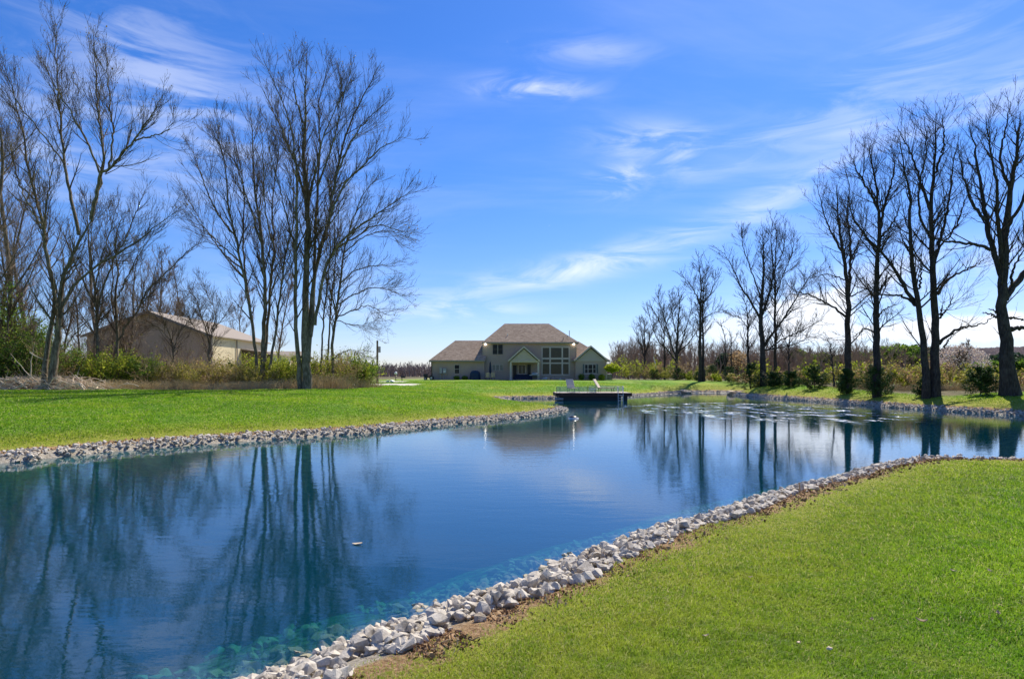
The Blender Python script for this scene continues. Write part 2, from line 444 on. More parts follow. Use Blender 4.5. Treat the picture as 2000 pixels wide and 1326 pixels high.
gg.t.links.new(tr.outputs[0], m1.inputs[1]); gg.t.links.new(df.outputs[0], m1.inputs[2])
m2 = gg.n('ShaderNodeMixShader'); gg.put(m2.inputs[0], fr.outputs[0])
gg.t.links.new(m1.outputs[0], m2.inputs[1]); gg.t.links.new(gl.outputs[0], m2.inputs[2])
gg.t.links.new(m2.outputs[0], out.inputs['Surface'])
va = gg.n('ShaderNodeVolumeAbsorption'); va.inputs['Color'].default_value = (.02, .84, .74, 1); va.inputs['Density'].default_value = 2.2
gg.t.links.new(va.outputs[0], out.inputs['Volume'])
nW = len(WO)
top = [(p[0], p[1], 0.0) for p in WO]; bot = [(p[0], p[1], -3.6) for p in WO]
me = bpy.data.meshes.new('pond_water')
me.from_pydata(top + bot, [], [tuple(range(nW)), tuple(range(nW, 2*nW))[::-1]] + [(i, nW + i, nW + (i+1) % nW, (i+1) % nW) for i in range(nW)])
bm = bmesh.new(); bm.from_mesh(me); bmesh.ops.recalc_face_normals(bm, faces=bm.faces); bmesh.ops.triangulate(bm, faces=[f for f in bm.faces if len(f.verts) > 4]); bm.to_mesh(me); bm.free()
me.materials.append(M_WATER)
wat = link(bpy.data.objects.new('pond_water', me)); tag(wat, kind='structure')

# ------------------------------------------------------------------ bank stones
def hull_stone(seed, n=13, flat=.7):
    r = random.Random(seed); bm = bmesh.new()
    for _ in range(n):
        v = Vector((r.gauss(0, 1), r.gauss(0, 1), r.gauss(0, 1))).normalized() * r.uniform(.82, 1.05)
        bm.verts.new((v.x, v.y * r.uniform(.75, 1), v.z * flat))
    bmesh.ops.convex_hull(bm, input=bm.verts)
    bmesh.ops.delete(bm, geom=[v for v in bm.verts if not v.link_faces], context='VERTS')
    bmesh.ops.triangulate(bm, faces=bm.faces)
    V = np.array([v.co[:] for v in bm.verts]); bm.verts.index_update()
    F = np.array([[v.index for v in f.verts] for f in bm.faces]); bm.free()
    return V, F
M_STONE, gg, out = mat('limestone')
oc = gg.n('ShaderNodeTexCoord').outputs['Object']
geo = gg.n('ShaderNodeNewGeometry')
wpos = geo.outputs['Position']
big = gg.noise(wpos, 9.0, 3, .6); sm = gg.noise(wpos, 45, 5, .7)
col = gg.ramp(big, [(.28, (.22, .19, .15)), (.42, (.44, .385, .31)), (.56, (.60, .54, .45)), (.66, (.50, .45, .37)), (.78, (.44, .32, .20))])
col = gg.mix(gg.math('MULTIPLY', gg.smooth(sm, .50, .72), .5), col, (.20, .17, .14))
sp = gg.n('ShaderNodeSeparateXYZ'); gg.put(sp.inputs[0], wpos)
wz = gg.math('ADD', sp.outputs[2], gg.math('MULTIPLY', gg.math('SUBTRACT', big, .5), .10))
wet = gg.math('SUBTRACT', 1.0, gg.smooth(wz, .0, .04))
col = gg.mix(gg.math('MULTIPLY', wet, .55), col, (.22, .22, .10))
mud = gg.smooth(gg.noise(wpos, 2.6, 5, .7), .54, .68)
col = gg.mix(gg.math('MULTIPLY', mud, .55), col, (.34, .25, .15))
principled(gg, out, col, .85, gg.bump(gg.noise(wpos, 60, 5, .7), .6, .012), spec=.3)
protos = [hull_stone(i, 15 + i % 8, .55 + .05*(i % 6)) for i in range(18)]
pm = [mesh_np('riprap_stone', V, F, M_STONE) for V, F in protos]
for m_ in pm:
    pass
rs = np.random.RandomState(11)
seg = np.sqrt(L2); cum = np.concatenate([[0], np.cumsum(seg)])
mid = (A + B) / 2; dcam = np.sqrt((mid**2).sum(1))
st = []
for k in range(len(A)):
    x, y = mid[k]
    vis = y > 1.5 and abs(x) < 0.95*y + 3
    if not vis: continue
    dc = max(4.0, dcam[k])
    dens = 720 if dc < 9 else (300 if dc < 16 else 190)
    size = .0315 if dc < 9 else (.034 if dc < 16 else .040)
    n = int(seg[k]*dens + rs.rand())
    for _ in range(n):
        t = rs.rand(); ss = rs.uniform(-.16, .84) if rs.rand() < .80 else -.1 - abs(rs.normal(0, .60))
        nrm_ = vn[k]
        p = A[k] + AB[k]*t + nrm_*ss
        r = size * rs.lognormal(0, .48)
        if ss < -.15: r *= 1.25
        st.append((p[0], p[1], ss, min(r, .068), rs.rand()))
st = np.array(st)
sraw = sdist(st[:,0], st[:,1]); sreal = bank(sraw, st[:,0], st[:,1]); st = st[((sraw > .0) | (north_w(st[:,0], st[:,1]) < .5)) & (sreal < .86 + .05*rs.randn(len(st))) & (sreal > -1.5)]
gzs = gz(st[:,0], st[:,1], None, False)
lay = (1 - .55*north_w(st[:,0], st[:,1])) * np.where(rs.rand(len(st)) < .45, rs.rand(len(st))*.06, 0) * (st[:,2] > .0) * (st[:,2] < .75)
zc = gzs + st[:,3]*.35 + lay
qs = rs.uniform(0, 6.28, (len(st), 3)) * np.array([.12, .12, 1])
scl = st[:,3][:,None] * rs.uniform(.78, 1.35, (len(st), 3))
pid = rs.randint(0, 18, len(st))
dist_ = np.hypot(st[:,0], st[:,1])
show = st[:,3] / dist_ * ((np.abs(st[:,0]) < .82*st[:,1]) & (zc > .04) & (st[:,1] > 3.7))
near_ids = set(np.argsort(-show)[:300].tolist())
for i in near_ids:
    o = bpy.data.objects.new('riprap_stone', pm[pid[i]])
    o.location = (st[i,0], st[i,1], zc[i]); o.rotation_euler = qs[i]; o.scale = scl[i]
    COL.objects.link(o)
    tag(o, 'larger pale limestone chunk in the nearest stretch of the heaped stone pond edging', 'stone', 'large stones of the near bank edging')
def euler_mats(e):
    cx, sx = np.cos(e[:,0]), np.sin(e[:,0]); cy, sy = np.cos(e[:,1]), np.sin(e[:,1]); cz, sz = np.cos(e[:,2]), np.sin(e[:,2])
    M = np.empty((len(e), 3, 3))
    M[:,0,0] = cy*cz; M[:,0,1] = sx*sy*cz - cx*sz; M[:,0,2] = cx*sy*cz + sx*sz
    M[:,1,0] = cy*sz; M[:,1,1] = sx*sy*sz + cx*cz; M[:,1,2] = cx*sy*sz - sx*cz
    M[:,2,0] = -sy; M[:,2,1] = cy*sx; M[:,2,2] = cx*cy
    return M
rest = np.array([i for i in range(len(st)) if i not in near_ids])
Vs, Fs, off = [], [], 0
for p in range(18):
    ids = rest[pid[rest] == p]
    V, F = protos[p]
    M = euler_mats(qs[ids])
    vv = np.einsum('nij,nkj->nki', M, V[None] * scl[ids][:,None,:]) + np.stack([st[ids,0], st[ids,1], zc[ids]], 1)[:,None,:]
    Vs.append(vv.reshape(-1, 3)); Fs.append((F[None] + (np.arange(len(ids))*len(V))[:,None,None] + off).reshape(-1, 3)); off += len(ids)*len(V)
ob = obj_np('bank_stones', np.concatenate(Vs), np.concatenate(Fs), M_STONE)
tag(ob, 'smaller pale limestone rubble edging the pond all along its banks', 'stones', kind='stuff')

# bits of mulch, clods and dry straw on the soil band
rs = np.random.RandomState(21)
nb = 16000
k = rs.choice(len(A), nb, p=(seg/np.maximum(dcam, 4)**1.5*(mid[:,1] > 1))/ (seg/np.maximum(dcam, 4)**1.5*(mid[:,1] > 1)).sum())
t = rs.rand(nb)[:,None]; ss = (.90 + .11*rs.randn(nb))
P = A[k] + AB[k]*t + vn[k]*ss[:,None]
P = P - vn[k]*(.30*north_w(P[:,0], P[:,1]))[:,None]
z = gz(P[:,0], P[:,1])
dd = np.hypot(P[:,0], P[:,1])
sz = .0085*np.clip(dd/6, 1, 2.2)*rs.lognormal(0, .45, nb)
V0, F0 = hull_stone(77, 8, .6)
M = euler_mats(rs.uniform(0, 6.28, (nb, 3)))
ln = rs.choice([1.0, 1.6, 3.5], nb, p=[.6, .25, .15])
vv = np.einsum('nij,nkj->nki', M, V0[None]*np.stack([sz*ln, sz*np.where(ln > 3, .35, 1), sz*np.where(ln > 3, .35, .8)], 1)[:,None,:]) + np.stack([P[:,0], P[:,1], z + sz*.4], 1)[:,None,:]
M_MULCH, gg, out = mat('mulch_bits')
rn = gg.attr('rnd')
principled(gg, out, gg.ramp(rn, [(0, (.15, .085, .04)), (.5, (.36, .215, .11)), (.8, (.55, .38, .21)), (1, (.76, .60, .38))]), .9, spec=.1)
ob = obj_np('mulch', vv.reshape(-1, 3), (F0[None] + (np.arange(nb)*len(V0))[:,None,None]).reshape(-1, 3), M_MULCH, None,
            {'rnd': np.repeat(np.where(ln > 3, rs.uniform(.7, 1, nb), rs.uniform(0, .8, nb)), len(V0))})
tag(ob, 'crumbly brown mulch and straw bits strewn between stones and lawn', 'mulch', kind='stuff')

# ------------------------------------------------------------------ grass blades
def blades(n, seed, rmin, rmax, amax=47, h0=.068):
    rs = np.random.RandomState(seed)
    r = np.exp(rs.uniform(np.log(rmin), np.log(rmax), n)); a = np.radians(rs.uniform(-amax, amax, n))
    x = r*np.sin(a); y = r*np.cos(a)
    s = bank(sdist(x, y), x, y)
    edge = 1.0 + .22*vnoise(x, y, 3.0, 9) + .15*rs.randn(n)
    ok = (s > edge) & (brush_w(x, y) < .5) & (in_drive(x, y) < .4) & ~((y > 86) & (x > -13) & (x < 15))
    x, y, s, r = x[ok], y[ok], s[ok], r[ok]; n = len(x)
    z = gz(x, y)
    clump = .5 + .5*vnoise(x, y, 6.5, 12)
    fine_ = .5 + .5*vnoise(x, y, 22, 13)
    patchy = .5 + .5*vnoise(x, y, 1.7, 14)
    h = h0 * (.55 + .5*clump*fine_ + .45*rs.rand(n)) * np.clip(.55 + .6*patchy, .5, 1.2) * np.clip((s - .8)/1.0, .45, 1)
    w = .0016*np.clip(r/3.2, 1, 16)*rs.uniform(.8, 1.3, n)
    th = rs.uniform(0, 6.28, n); side = np.stack([np.cos(th), np.sin(th), np.zeros(n)], 1)
    lean_a = rs.uniform(0, 6.28, n); lean = np.abs(rs.normal(0, .42, n)) + .12
    ld = np.stack([np.cos(lean_a)*.9 + .35*np.sin(x*1.1), np.sin(lean_a)*.9 + .35*np.cos(y*.8), np.zeros(n)], 1)
    up = np.array([0, 0, 1.0])
    base = np.stack([x, y, z - .004], 1)
    m_ = base + ld*(h*lean*.45)[:,None] + up*(h*.6)[:,None]
    tp = base + ld*(h*lean*1.5)[:,None] + up*(h*np.clip(1 - lean*.45, .35, 1))[:,None]
    sw = side*w[:,None]
    V = np.stack([base - sw, base + sw, m_ + sw*.8, m_ - sw*.8, tp], 1).reshape(-1, 3)
    b = (np.arange(n)*5)[:,None]
    col = np.clip(.45 + .18*rs.randn(n) + .26*(patchy - .5)*2 + .30*(.5 - clump), 0, 1)
    dry = np.where(rs.rand(n) < .075 + .22*np.clip(1.9 - s, 0, 1), 1.0, 0.0)
    V_s = np.repeat(s, 5)
    return V, b + np.array([[0, 1, 2, 3]]), b + np.array([[3, 2, 4]]), np.repeat(col, 5), np.repeat(dry, 5), V_s
M_GRASS, gg, out = mat('grass_blades')
oc = gg.n('ShaderNodeTexCoord').outputs['Object']
rn = gg.attr('rnd'); dr = gg.attr('dry'); s_ = gg.attr('shore')
col = gg.ramp(rn, [(0, (.06, .18, .010)), (.35, (.15, .33, .014)), (.7, (.32, .47, .028)), (1, (.48, .56, .07))])
col = gg.mix(gg.smooth(gg.noise(oc, .22, 4, .6), .48, .70), col, (.34, .43, .024))
col = gg.mix(gg.math('MULTIPLY', gg.math('SUBTRACT', 1.0, gg.smooth(s_, 1.2, 3.6)), .65), col, (.46, .43, .06))
mott = gg.smooth(gg.noise(oc, 5.0, 5, .75), .42, .57)
col = gg.mix(gg.math('MULTIPLY', gg.math('SUBTRACT', 1.0, mott), .50), col, (.065, .19, .012))
yel = gg.smooth(gg.noise(oc, 2.3, 5, .7), .55, .70)
col = gg.mix(gg.math('MULTIPLY', yel, .45), col, (.50, .47, .09))
col = gg.mix(dr, col, (.60, .50, .24))
dfb = gg.n('ShaderNodeBsdfPrincipled'); gg.put(dfb.inputs['Base Color'], col); dfb.inputs['Roughness'].default_value = .55; dfb.inputs['Specular IOR Level'].default_value = .25
tl = gg.n('ShaderNodeBsdfTranslucent'); gg.put(tl.inputs['Color'], gg.mix(.4, col, (.24, .42, .02)))
mx = gg.n('ShaderNodeMixShader'); mx.inputs[0].default_value = .55
gg.t.links.new(dfb.outputs[0], mx.inputs[1]); gg.t.links.new(tl.outputs[0], mx.inputs[2]); gg.t.links.new(mx.outputs[0], out.inputs['Surface'])
V, Q, T, cA, dA, sA = blades(1250000, 3, 2.4, 75)
ob = obj_np('lawn_grass', V, [Q, T], M_GRASS, None, {'rnd': cA, 'dry': dA, 'shore': sA})
tag(ob, 'short bright green lawn grass with yellowish patches', 'grass', kind='stuff')
# ------------------------------------------------------------------ woody plants
def tubes(P, Rr, sides):
    """P (n,K,3) polylines, Rr (n,K) radii -> verts, quads"""
    n, K, _ = P.shape
    T = np.gradient(P, axis=1); T /= np.linalg.norm(T, axis=2, keepdims=True) + 1e-9
    ref = np.where(np.abs(T[:, :, 2:3]).mean(1, keepdims=True) < .8, np.array([0, 0, 1.0]), np.array([1.0, 0.1, 0]))
    ref = np.broadcast_to(ref, T.shape)
    N = np.cross(T, ref); N /= np.linalg.norm(N, axis=2, keepdims=True) + 1e-9
    Bn = np.cross(T, N)
    a = np.arange(sides) * 2*np.pi / sides
    V = P[:, :, None, :] + (N[:, :, None, :]*np.cos(a)[:, None] + Bn[:, :, None, :]*np.sin(a)[:, None]) * Rr[:, :, None, None]
    idx = np.arange(n*K*sides).reshape(n, K, sides)
    i0 = idx[:, :-1, :]; i1 = idx[:, 1:, :]
    F = np.stack([i0, np.roll(i0, -1, 2), np.roll(i1, -1, 2), i1], -1).reshape(-1, 4)
    return V.reshape(-1, 3), F
class Acc:
    def __init__(s): s.V = []; s.F = []; s.n = 0
    def add(s, V, F): s.V.append(V); s.F.append(F + s.n); s.n += len(V)
    def tubes(s, P, Rr, sides): s.add(*tubes(P, Rr, sides))
    def obj(s, name, m, parent=None, smooth=True):
        if not s.V: return None
        return obj_np(name, np.concatenate(s.V), np.concatenate(s.F), m, parent, None, smooth)
def unit(v): return v / (np.linalg.norm(v, axis=-1, keepdims=True) + 1e-9)
def grow(rs, P, Rr, per, tr, lenf, ang_, K=5, up=.25, wob=.06, rscale=.55, rmin=.004, flat=0.0, keep_dir=0.0, tpow=1.0):
    """children on the polylines P; per: children per unit weight (array or number); lenf(parentlength, t, rs, n)"""
    n, KP, _ = P.shape
    L = np.linalg.norm(np.diff(P, axis=1), axis=2).sum(1)
    cnt = np.broadcast_to(np.asarray(per, float), (n,))
    cnt = np.floor(cnt + rs.rand(n)).astype(int)
    pi = np.repeat(np.arange(n), cnt); m = len(pi)
    if m == 0: return P[:0, :K] if KP >= K else np.zeros((0, K, 3)), np.zeros((0, K))
    t = tr[0] + (tr[1]-tr[0])*rs.rand(m)**tpow
    f = t*(KP-1); i = np.minimum(f.astype(int), KP-2); w = (f - i)[:, None]
    S = P[pi, i]*(1-w) + P[pi, i+1]*w
    T = unit(P[pi, i+1] - P[pi, i])
    r0 = (Rr[pi, i]*(1-w[:, 0]) + Rr[pi, i+1]*w[:, 0])
    rnd = rs.normal(size=(m, 3)); rnd[:, 2] *= (1 - flat)
    side = unit(np.cross(T, unit(rnd)))
    a = np.radians(rs.uniform(ang_[0], ang_[1], m))[:, None]
    D = unit(T*np.cos(a) + side*np.sin(a))
    Lc = lenf(L[pi], t, rs, m)
    pts = [S]; cur = D.copy(); step = (Lc/(K-1))[:, None]
    for k in range(1, K):
        cur = unit(cur + np.array([0, 0, up/(K-1)*1.6]) + rs.normal(0, wob, (m, 3)))
        pts.append(pts[-1] + cur*step)
    C = np.stack(pts, 1)
    rb = np.minimum(r0*rscale*rs.uniform(.75, 1.1, m), .020*Lc + .004)
    rb = np.maximum(rb, rmin)
    tt = np.linspace(0, 1, K)
    RC = np.maximum(rb[:, None]*(1 - .75*tt)[None], rmin*.8)
    return C, RC
def resamp(pts, K, rs, jit=0.0):
    pts = catmull(np.asarray(pts, float), False, 8)
    s = np.concatenate([[0], np.cumsum(np.linalg.norm(np.diff(pts, axis=0), axis=1))])
    u = np.linspace(0, s[-1], K)
    out = np.stack([np.interp(u, s, pts[:, c]) for c in range(3)], 1)
    if jit: out[1:-1] += rs.normal(0, jit, (K-2, 3))
    return out
def bark(name, c1, c2, c3, sc=3.0):
    m, gg, out = mat(name)
    oc = gg.n('ShaderNodeTexCoord').outputs['Object']
    st = gg.mapping(oc, (1, 1, .22))
    n = gg.noise(st, sc*5, 5, .7)
    c = gg.ramp(n, [(.3, c1), (.52, c2), (.72, c3)])
    pat = gg.smooth(gg.noise(oc, sc*.5, 3, .6), .5, .7)
    c = gg.mix(gg.math('MULTIPLY', pat, .5), c, c3)
    principled(gg, out, c, .9, gg.bump(n, .9, .04), spec=.12)
    return m
M_BARK_L = bark('bark_grey_maple', (.05, .038, .024), (.17, .135, .09), (.36, .31, .23))
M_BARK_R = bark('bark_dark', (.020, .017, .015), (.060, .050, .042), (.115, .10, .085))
M_TWIG_L = simple('twigs_brown', (.11, .075, .045), .85, 0, .35, 1.0, .1)
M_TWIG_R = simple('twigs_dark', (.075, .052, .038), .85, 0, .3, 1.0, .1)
M_TWIG_G = simple('twigs_greyish', (.30, .225, .165), .85, 0, .35, .5, .1)
M_DRY = simple('dry_stems', (.50, .385, .20), .9, 0, .4, 2.0, .1)
M_PALE = simple('bleached_branches', (.62, .50, .36), .9, 0, .3, 4.0, .1)
def leaf_mat(name, c1, c2, c3, sc=4.0, tr=.45):
    m, gg, out = mat(name)
    oc = gg.n('ShaderNodeNewGeometry').outputs['Position']
    rn = gg.attr('rnd')
    c = gg.ramp(gg.math('ADD', gg.math('MULTIPLY', rn, .6), gg.math('MULTIPLY', gg.noise(oc, sc*.3, 3), .4)), [(.15, c1), (.5, c2), (.85, c3)])
    a = gg.n('ShaderNodeBsdfPrincipled'); gg.put(a.inputs['Base Color'], c); a.inputs['Roughness'].default_value = .6; a.inputs['Specular IOR Level'].default_value = .2
    b = gg.n('ShaderNodeBsdfTranslucent'); gg.put(b.inputs['Color'], c)
    x = gg.n('ShaderNodeMixShader'); x.inputs[0].default_value = tr
    gg.t.links.new(a.outputs[0], x.inputs[1]); gg.t.links.new(b.outputs[0], x.inputs[2]); gg.t.links.new(x.outputs[0], out.inputs['Surface'])
    return m
M_LEAF_Y = leaf_mat('young_leaves', (.20, .26, .015), (.38, .44, .03), (.56, .58, .08))
M_LEAF_G = leaf_mat('green_leaves', (.07, .14, .018), (.16, .27, .03), (.32, .42, .06))
M_LEAF_B = leaf_mat('dead_leaves', (.20, .12, .05), (.38, .25, .12), (.55, .41, .23))
M_LEAF_O = leaf_mat('olive_leaves', (.16, .16, .03), (.31, .29, .05), (.48, .42, .10))
M_NEEDLE = leaf_mat('needles', (.014, .038, .010), (.040, .085, .018), (.10, .17, .035), tr=.2)
M_NEEDLE2 = leaf_mat('needles_bluish', (.02, .045, .02), (.05, .09, .04), (.10, .15, .06), tr=.2)
M_BUD = leaf_mat('opening_buds', (.14, .10, .04), (.22, .18, .06), (.34, .30, .10))
M_BLOSSOM = leaf_mat('blossom', (.45, .32, .26), (.66, .54, .46), (.82, .75, .68), tr=.3)
def leaves(rs, pts, size, m, name, parent, spread=.08, asp=1.8, smooth=False):
    n = len(pts)
    c = pts + rs.normal(0, spread, (n, 3))
    u = unit(rs.normal(size=(n, 3))); w = unit(np.cross(u, rs.normal(size=(n, 3))))
    s = size * rs.lognormal(0, .3, n)[:, None]
    V = np.stack([c - u*s*asp*.5, c + w*s*.5, c + u*s*asp*.5, c - w*s*.5], 1).reshape(-1, 3)
    F = np.arange(4*n).reshape(n, 4)
    return obj_np(name, V, F, m, parent, {'rnd': np.repeat(rs.rand(n), 4)})

def photo_tree(name, label, D, limbs, base_r, seed, mats, dens=1.0, l1=(.12, .30), reach=1.0, group=None, cat='tree',
               twig=(1, 1), buds=0, upb=.35, depth=.30, tmin1=.25, rm=.0064, flare=1.25, ang1=(28, 60), lenk=1.0, wobk=1.0, pruned=0):
    """limbs: list of (start radius m, [(px,py)...], depth direction). First one is the trunk and stands on the ground."""
    rs = np.random.RandomState(seed)
    px0, py0 = limbs[0][1][0]
    X0 = wX(px0, D); z0 = gz1(X0, D)
    root = thing(name, label, cat, (X0, D, z0), 0, group)
    org = np.array([X0, D, z0])
    tr = Acc(); P0 = []; R0 = []
    K = 26
    for k, (r, pts, dv) in enumerate(limbs):
        pts = list(pts); Lpx = 0; q = []
        for i, (px, py) in enumerate(pts):
            if i: Lpx += math.hypot(px - pts[i-1][0], py - pts[i-1][1])
            dd = dv * depth * Lpx/FPX*D
            w = wp(px, py, D + dd)
            q.append(w)
        if q[0][2] < z0 + 1.0: q[0][2] = gz1(q[0][0], q[0][1]) - .15
        C = resamp(np.array(q), K, rs, .03) - org
        t = np.linspace(0, 1, K)
        rr = r * (.66 if k == 0 else .56) * (1 - t)**.85 + .010
        if k == 0 or q[0][2] < z0 + .5: rr = rr * (1 + (flare - 1)*np.exp(-t*14)) 
        P0.append(C); R0.append(rr)
    P0 = np.array(P0); R0 = np.array(R0)
    tr.tubes(P0, R0, 12)
    Ls = np.linalg.norm(np.diff(P0, axis=1), axis=2).sum(1)
    H = Ls.max()
    # first order branches
    def l1f(L, t, rs, n): return H*(l1[0] + (l1[1]-l1[0])*rs.rand(n))*(1.05 - .62*t)*lenk
    P1, R1 = grow(rs, P0, R0, Ls*4.4*dens, (tmin1, .985), l1f, ang1, 9, upb, (.05*wobk), .42, rm*1.6, tpow=.8)
    zc = P1[:, :, 2].min(1); 
    if pruned: keep = P1[:, 0, 2] > pruned; P1, R1 = P1[keep], R1[keep]
    tr.tubes(P1, R1, 5)
    if tr: tr.obj('trunk', mats[0], root)
    cr = Acc()
    Pa = np.concatenate([P1, P0[:, ::3][:, :9]]); Ra = np.concatenate([R1, R0[:, ::3][:, :9]])
    L1 = np.linalg.norm(np.diff(Pa, axis=1), axis=2).sum(1)
    def l2f(L, t, rs, n): return (.22 + .36*rs.rand(n))*np.minimum(L, 4.5)*(1.1 - .5*t)*reach
    P2, R2 = grow(rs, Pa, Ra, L1*4.2*twig[0]*np.where(np.arange(len(Pa)) >= len(P1), .35, 1), (.18, 1.0), l2f, (20, 46), 6, upb*.9, .05*wobk, .6, rm*1.15)
    cr.tubes(P2, R2, 4)
    L2_ = np.linalg.norm(np.diff(P2, axis=1), axis=2).sum(1)
    def l3f(L, t, rs, n): return (.22 + .40*rs.rand(n))*L + .12
    P3, R3 = grow(rs, P2, R2, L2_*4.2*twig[1], (.15, 1.0), l3f, (20, 48), 4, upb, .07*wobk, .6, rm*.8)
    cr.tubes(P3, R3, 3)
    c_ = cr.obj('crown', mats[1], root)
    if buds:
        tips = P3[:, -1]
        tips = tips[rs.rand(len(tips)) < buds]
        leaves(rs, tips, .048, M_BUD, 'bud_foliage', root, .03, 1.6)
    return root

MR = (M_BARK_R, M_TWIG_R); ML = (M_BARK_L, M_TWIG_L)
def zm(ox, oy, sc, pts): return [(ox + x/sc, oy + y/sc) for x, y in pts]
# --- left side
q = lambda pts: zm(0, 0, 1.745, pts)
photo_tree('maple_tree', 'tall forked maple with lichen-grey trunks rising beside the brush pile', 37, [
    (.34, q([(172,1292),(190,1180),(205,1060),(212,960),(262,835),(310,750),(322,700)]), 0),
    (.24, q([(150,1292),(160,1200),(178,1080),(186,985),(160,870),(150,770),(125,690),(95,560),(70,420),(30,250)]), .3),
    (.17, q([(310,750),(322,700),(345,600),(372,575),(455,480),(510,400),(560,320)]), -.3),
    (.16, q([(268,800),(240,660),(222,560),(208,430),(196,300),(192,180),(190,80)]), .4),
    (.13, q([(322,700),(345,600),(352,520),(335,380),(325,240),(320,110)]), .5),
    (.10, q([(345,600),(300,490),(240,380),(190,300),(140,190)]), -.5),
    (.09, q([(372,575),(385,450),(372,330),(362,180)]), .2),
    (.10, q([(190,985),(150,800),(175,600),(190,500)]), -.4),
    (.12, q([(212,1045),(250,975),(330,905),(430,850),(520,780),(600,720)]), .3),
    (.07, q([(455,480),(560,450),(600,400)]), .2),
    (.09, q([(155,790),(80,660),(45,540),(20,440)]), .3),
    (.07, q([(222,560),(130,440),(60,350),(15,240)]), -.3),
    ], .34, 101, ML, dens=.62, l1=(.08, .20), buds=.35, upb=.45, tmin1=.30, ang1=(18, 40), twig=(.85, .75))
q = lambda pts: zm(360, 60, 1.842, pts)
photo_tree('maple_tree', 'tallest bare maple whose thick trunk foot stands on the lawn edge', 40, [
    (.40, q([(441,1292),(438,1180),(436,1000),(438,850),(443,700),(444,600),(430,480),(436,300),(440,80)]), 0),
    (.26, q([(446,1190),(452,1080),(466,900),(490,780),(520,680),(548,520),(575,400),(615,290),(670,190),(712,110)]), .3),
    (.24, q([(420,1270),(404,1120),(400,950),(402,800),(404,620),(402,480),(380,330),(330,200),(285,110)]), -.3),
    (.20, q([(455,1100),(466,960),(470,760),(480,560),(488,400),(484,260),(520,110)]), .6),
    (.19, q([(470,1060),(500,880),(540,790),(590,735),(650,690),(720,640),(820,575)]), -.3),
    (.13, q([(443,640),(400,480),(365,390),(320,290),(270,190)]), .4),
    (.12, q([(520,680),(570,560),(640,490),(700,430),(790,380)]), -.5),
    (.11, q([(548,520),(590,420),(650,330),(730,260)]), .5),
    (.10, q([(438,360),(400,240),(390,110)]), -.5),
    (.10, q([(480,560),(530,420),(560,300),(585,170)]), -.2),
    (.10, q([(540,790),(620,740),(700,700),(800,730)]), .3),
    (.09, q([(444,600),(480,480),(500,380),(560,250),(600,150)]), -.6),
    (.08, q([(402,800),(360,640),(330,520),(300,400)]), -.5),
    ], .40, 102, ML, dens=.50, l1=(.08, .20), buds=.22, upb=.36, tmin1=.30, ang1=(18, 40), twig=(.9, .75))
photo_tree('maple_tree', 'many-stemmed bare maple in front of the tan barn corner, left of the tallest maple', 43, [
    (.24, q([(283,1240),(284,1100),(292,960),(282,780),(258,600),(248,480),(244,380),(236,290)]), 0),
    (.20, q([(262,1230),(250,1100),(236,1000),(208,860),(184,740),(160,640),(150,500),(125,400),(115,320)]), -.3),
    (.18, q([(290,1200),(300,1060),(312,900),(322,780),(318,620),(335,470),(345,380)]), .5),
    (.15, q([(305,1220),(325,1110),(345,950),(368,800),(390,700),(395,560),(380,400)]), .1),
    (.12, q([(236,1000),(212,780),(215,600),(195,450),(170,350)]), .5),
    (.10, q([(184,740),(120,660),(75,560),(25,420)]), -.1),
    (.09, q([(208,860),(140,800),(80,720),(15,610)]), .3),
    (.08, q([(200,830),(130,770),(60,700),(20,650)]), -.6),
    (.10, q([(282,780),(225,600),(180,470),(100,380)]), -.6),
    (.09, q([(322,780),(290,640),(285,500),(275,330)]), -.5),
    ], .24, 103, ML, dens=.54, l1=(.09, .24), buds=.2, upb=.36, tmin1=.28, ang1=(18, 40), twig=(.85, .75))
photo_tree('maple_tree', 'slender clump of bare stems behind the tallest maple, low limbs reaching to the right', 46, [
    (.17, q([(530,1240),(534,1120),(545,1030),(560,910),(575,800),(600,700),(640,600),(700,520)]), 0),
    (.12, q([(515,1230),(520,1120),(530,960),(545,800),(556,680),(560,540)]), .4),
    (.11, q([(490,1230),(500,1060),(516,900),(525,780),(520,660),(530,520)]), -.3),
    (.08, q([(545,1030),(600,1010),(660,990),(735,1025)]), -.2),
    (.08, q([(548,990),(610,950),(690,925),(800,955)]), .2),
    (.07, q([(560,910),(620,860),(700,845),(760,850)]), -.3),
    (.07, q([(575,800),(650,740),(730,720),(810,745)]), .3),
    (.06, q([(535,1180),(590,1150),(650,1165)]), .1),
    (.05, q([(545,1040),(620,1060),(700,1040)]), .1),
    ], .17, 104, ML, dens=.75, l1=(.09, .24), buds=.12, upb=.22, tmin1=.25, ang1=(25, 50), twig=(.85, .75))
q2 = lambda pts: zm(0, 300, 2.7633, pts)
photo_tree('bare_tree', 'leaning bare tree whose long limb rises to the right across the shaded barn gable', 44, [
    (.16, q2([(625,1160),(632,1040),(628,900),(620,780),(640,640),(620,500),(660,320)]), 0),
    (.12, q2([(628,1030),(690,910),(745,850),(795,740),(900,640),(1000,540),(1110,470)]), .3),
    (.07, q2([(622,900),(600,760),(610,620),(570,440),(600,300)]), .5),
    (.07, q2([(632,780),(700,640),(740,560),(830,420)]), -.4),
    ], .16, 105, ML, dens=.8, l1=(.10, .24), upb=.36, twig=(1.0, .8))
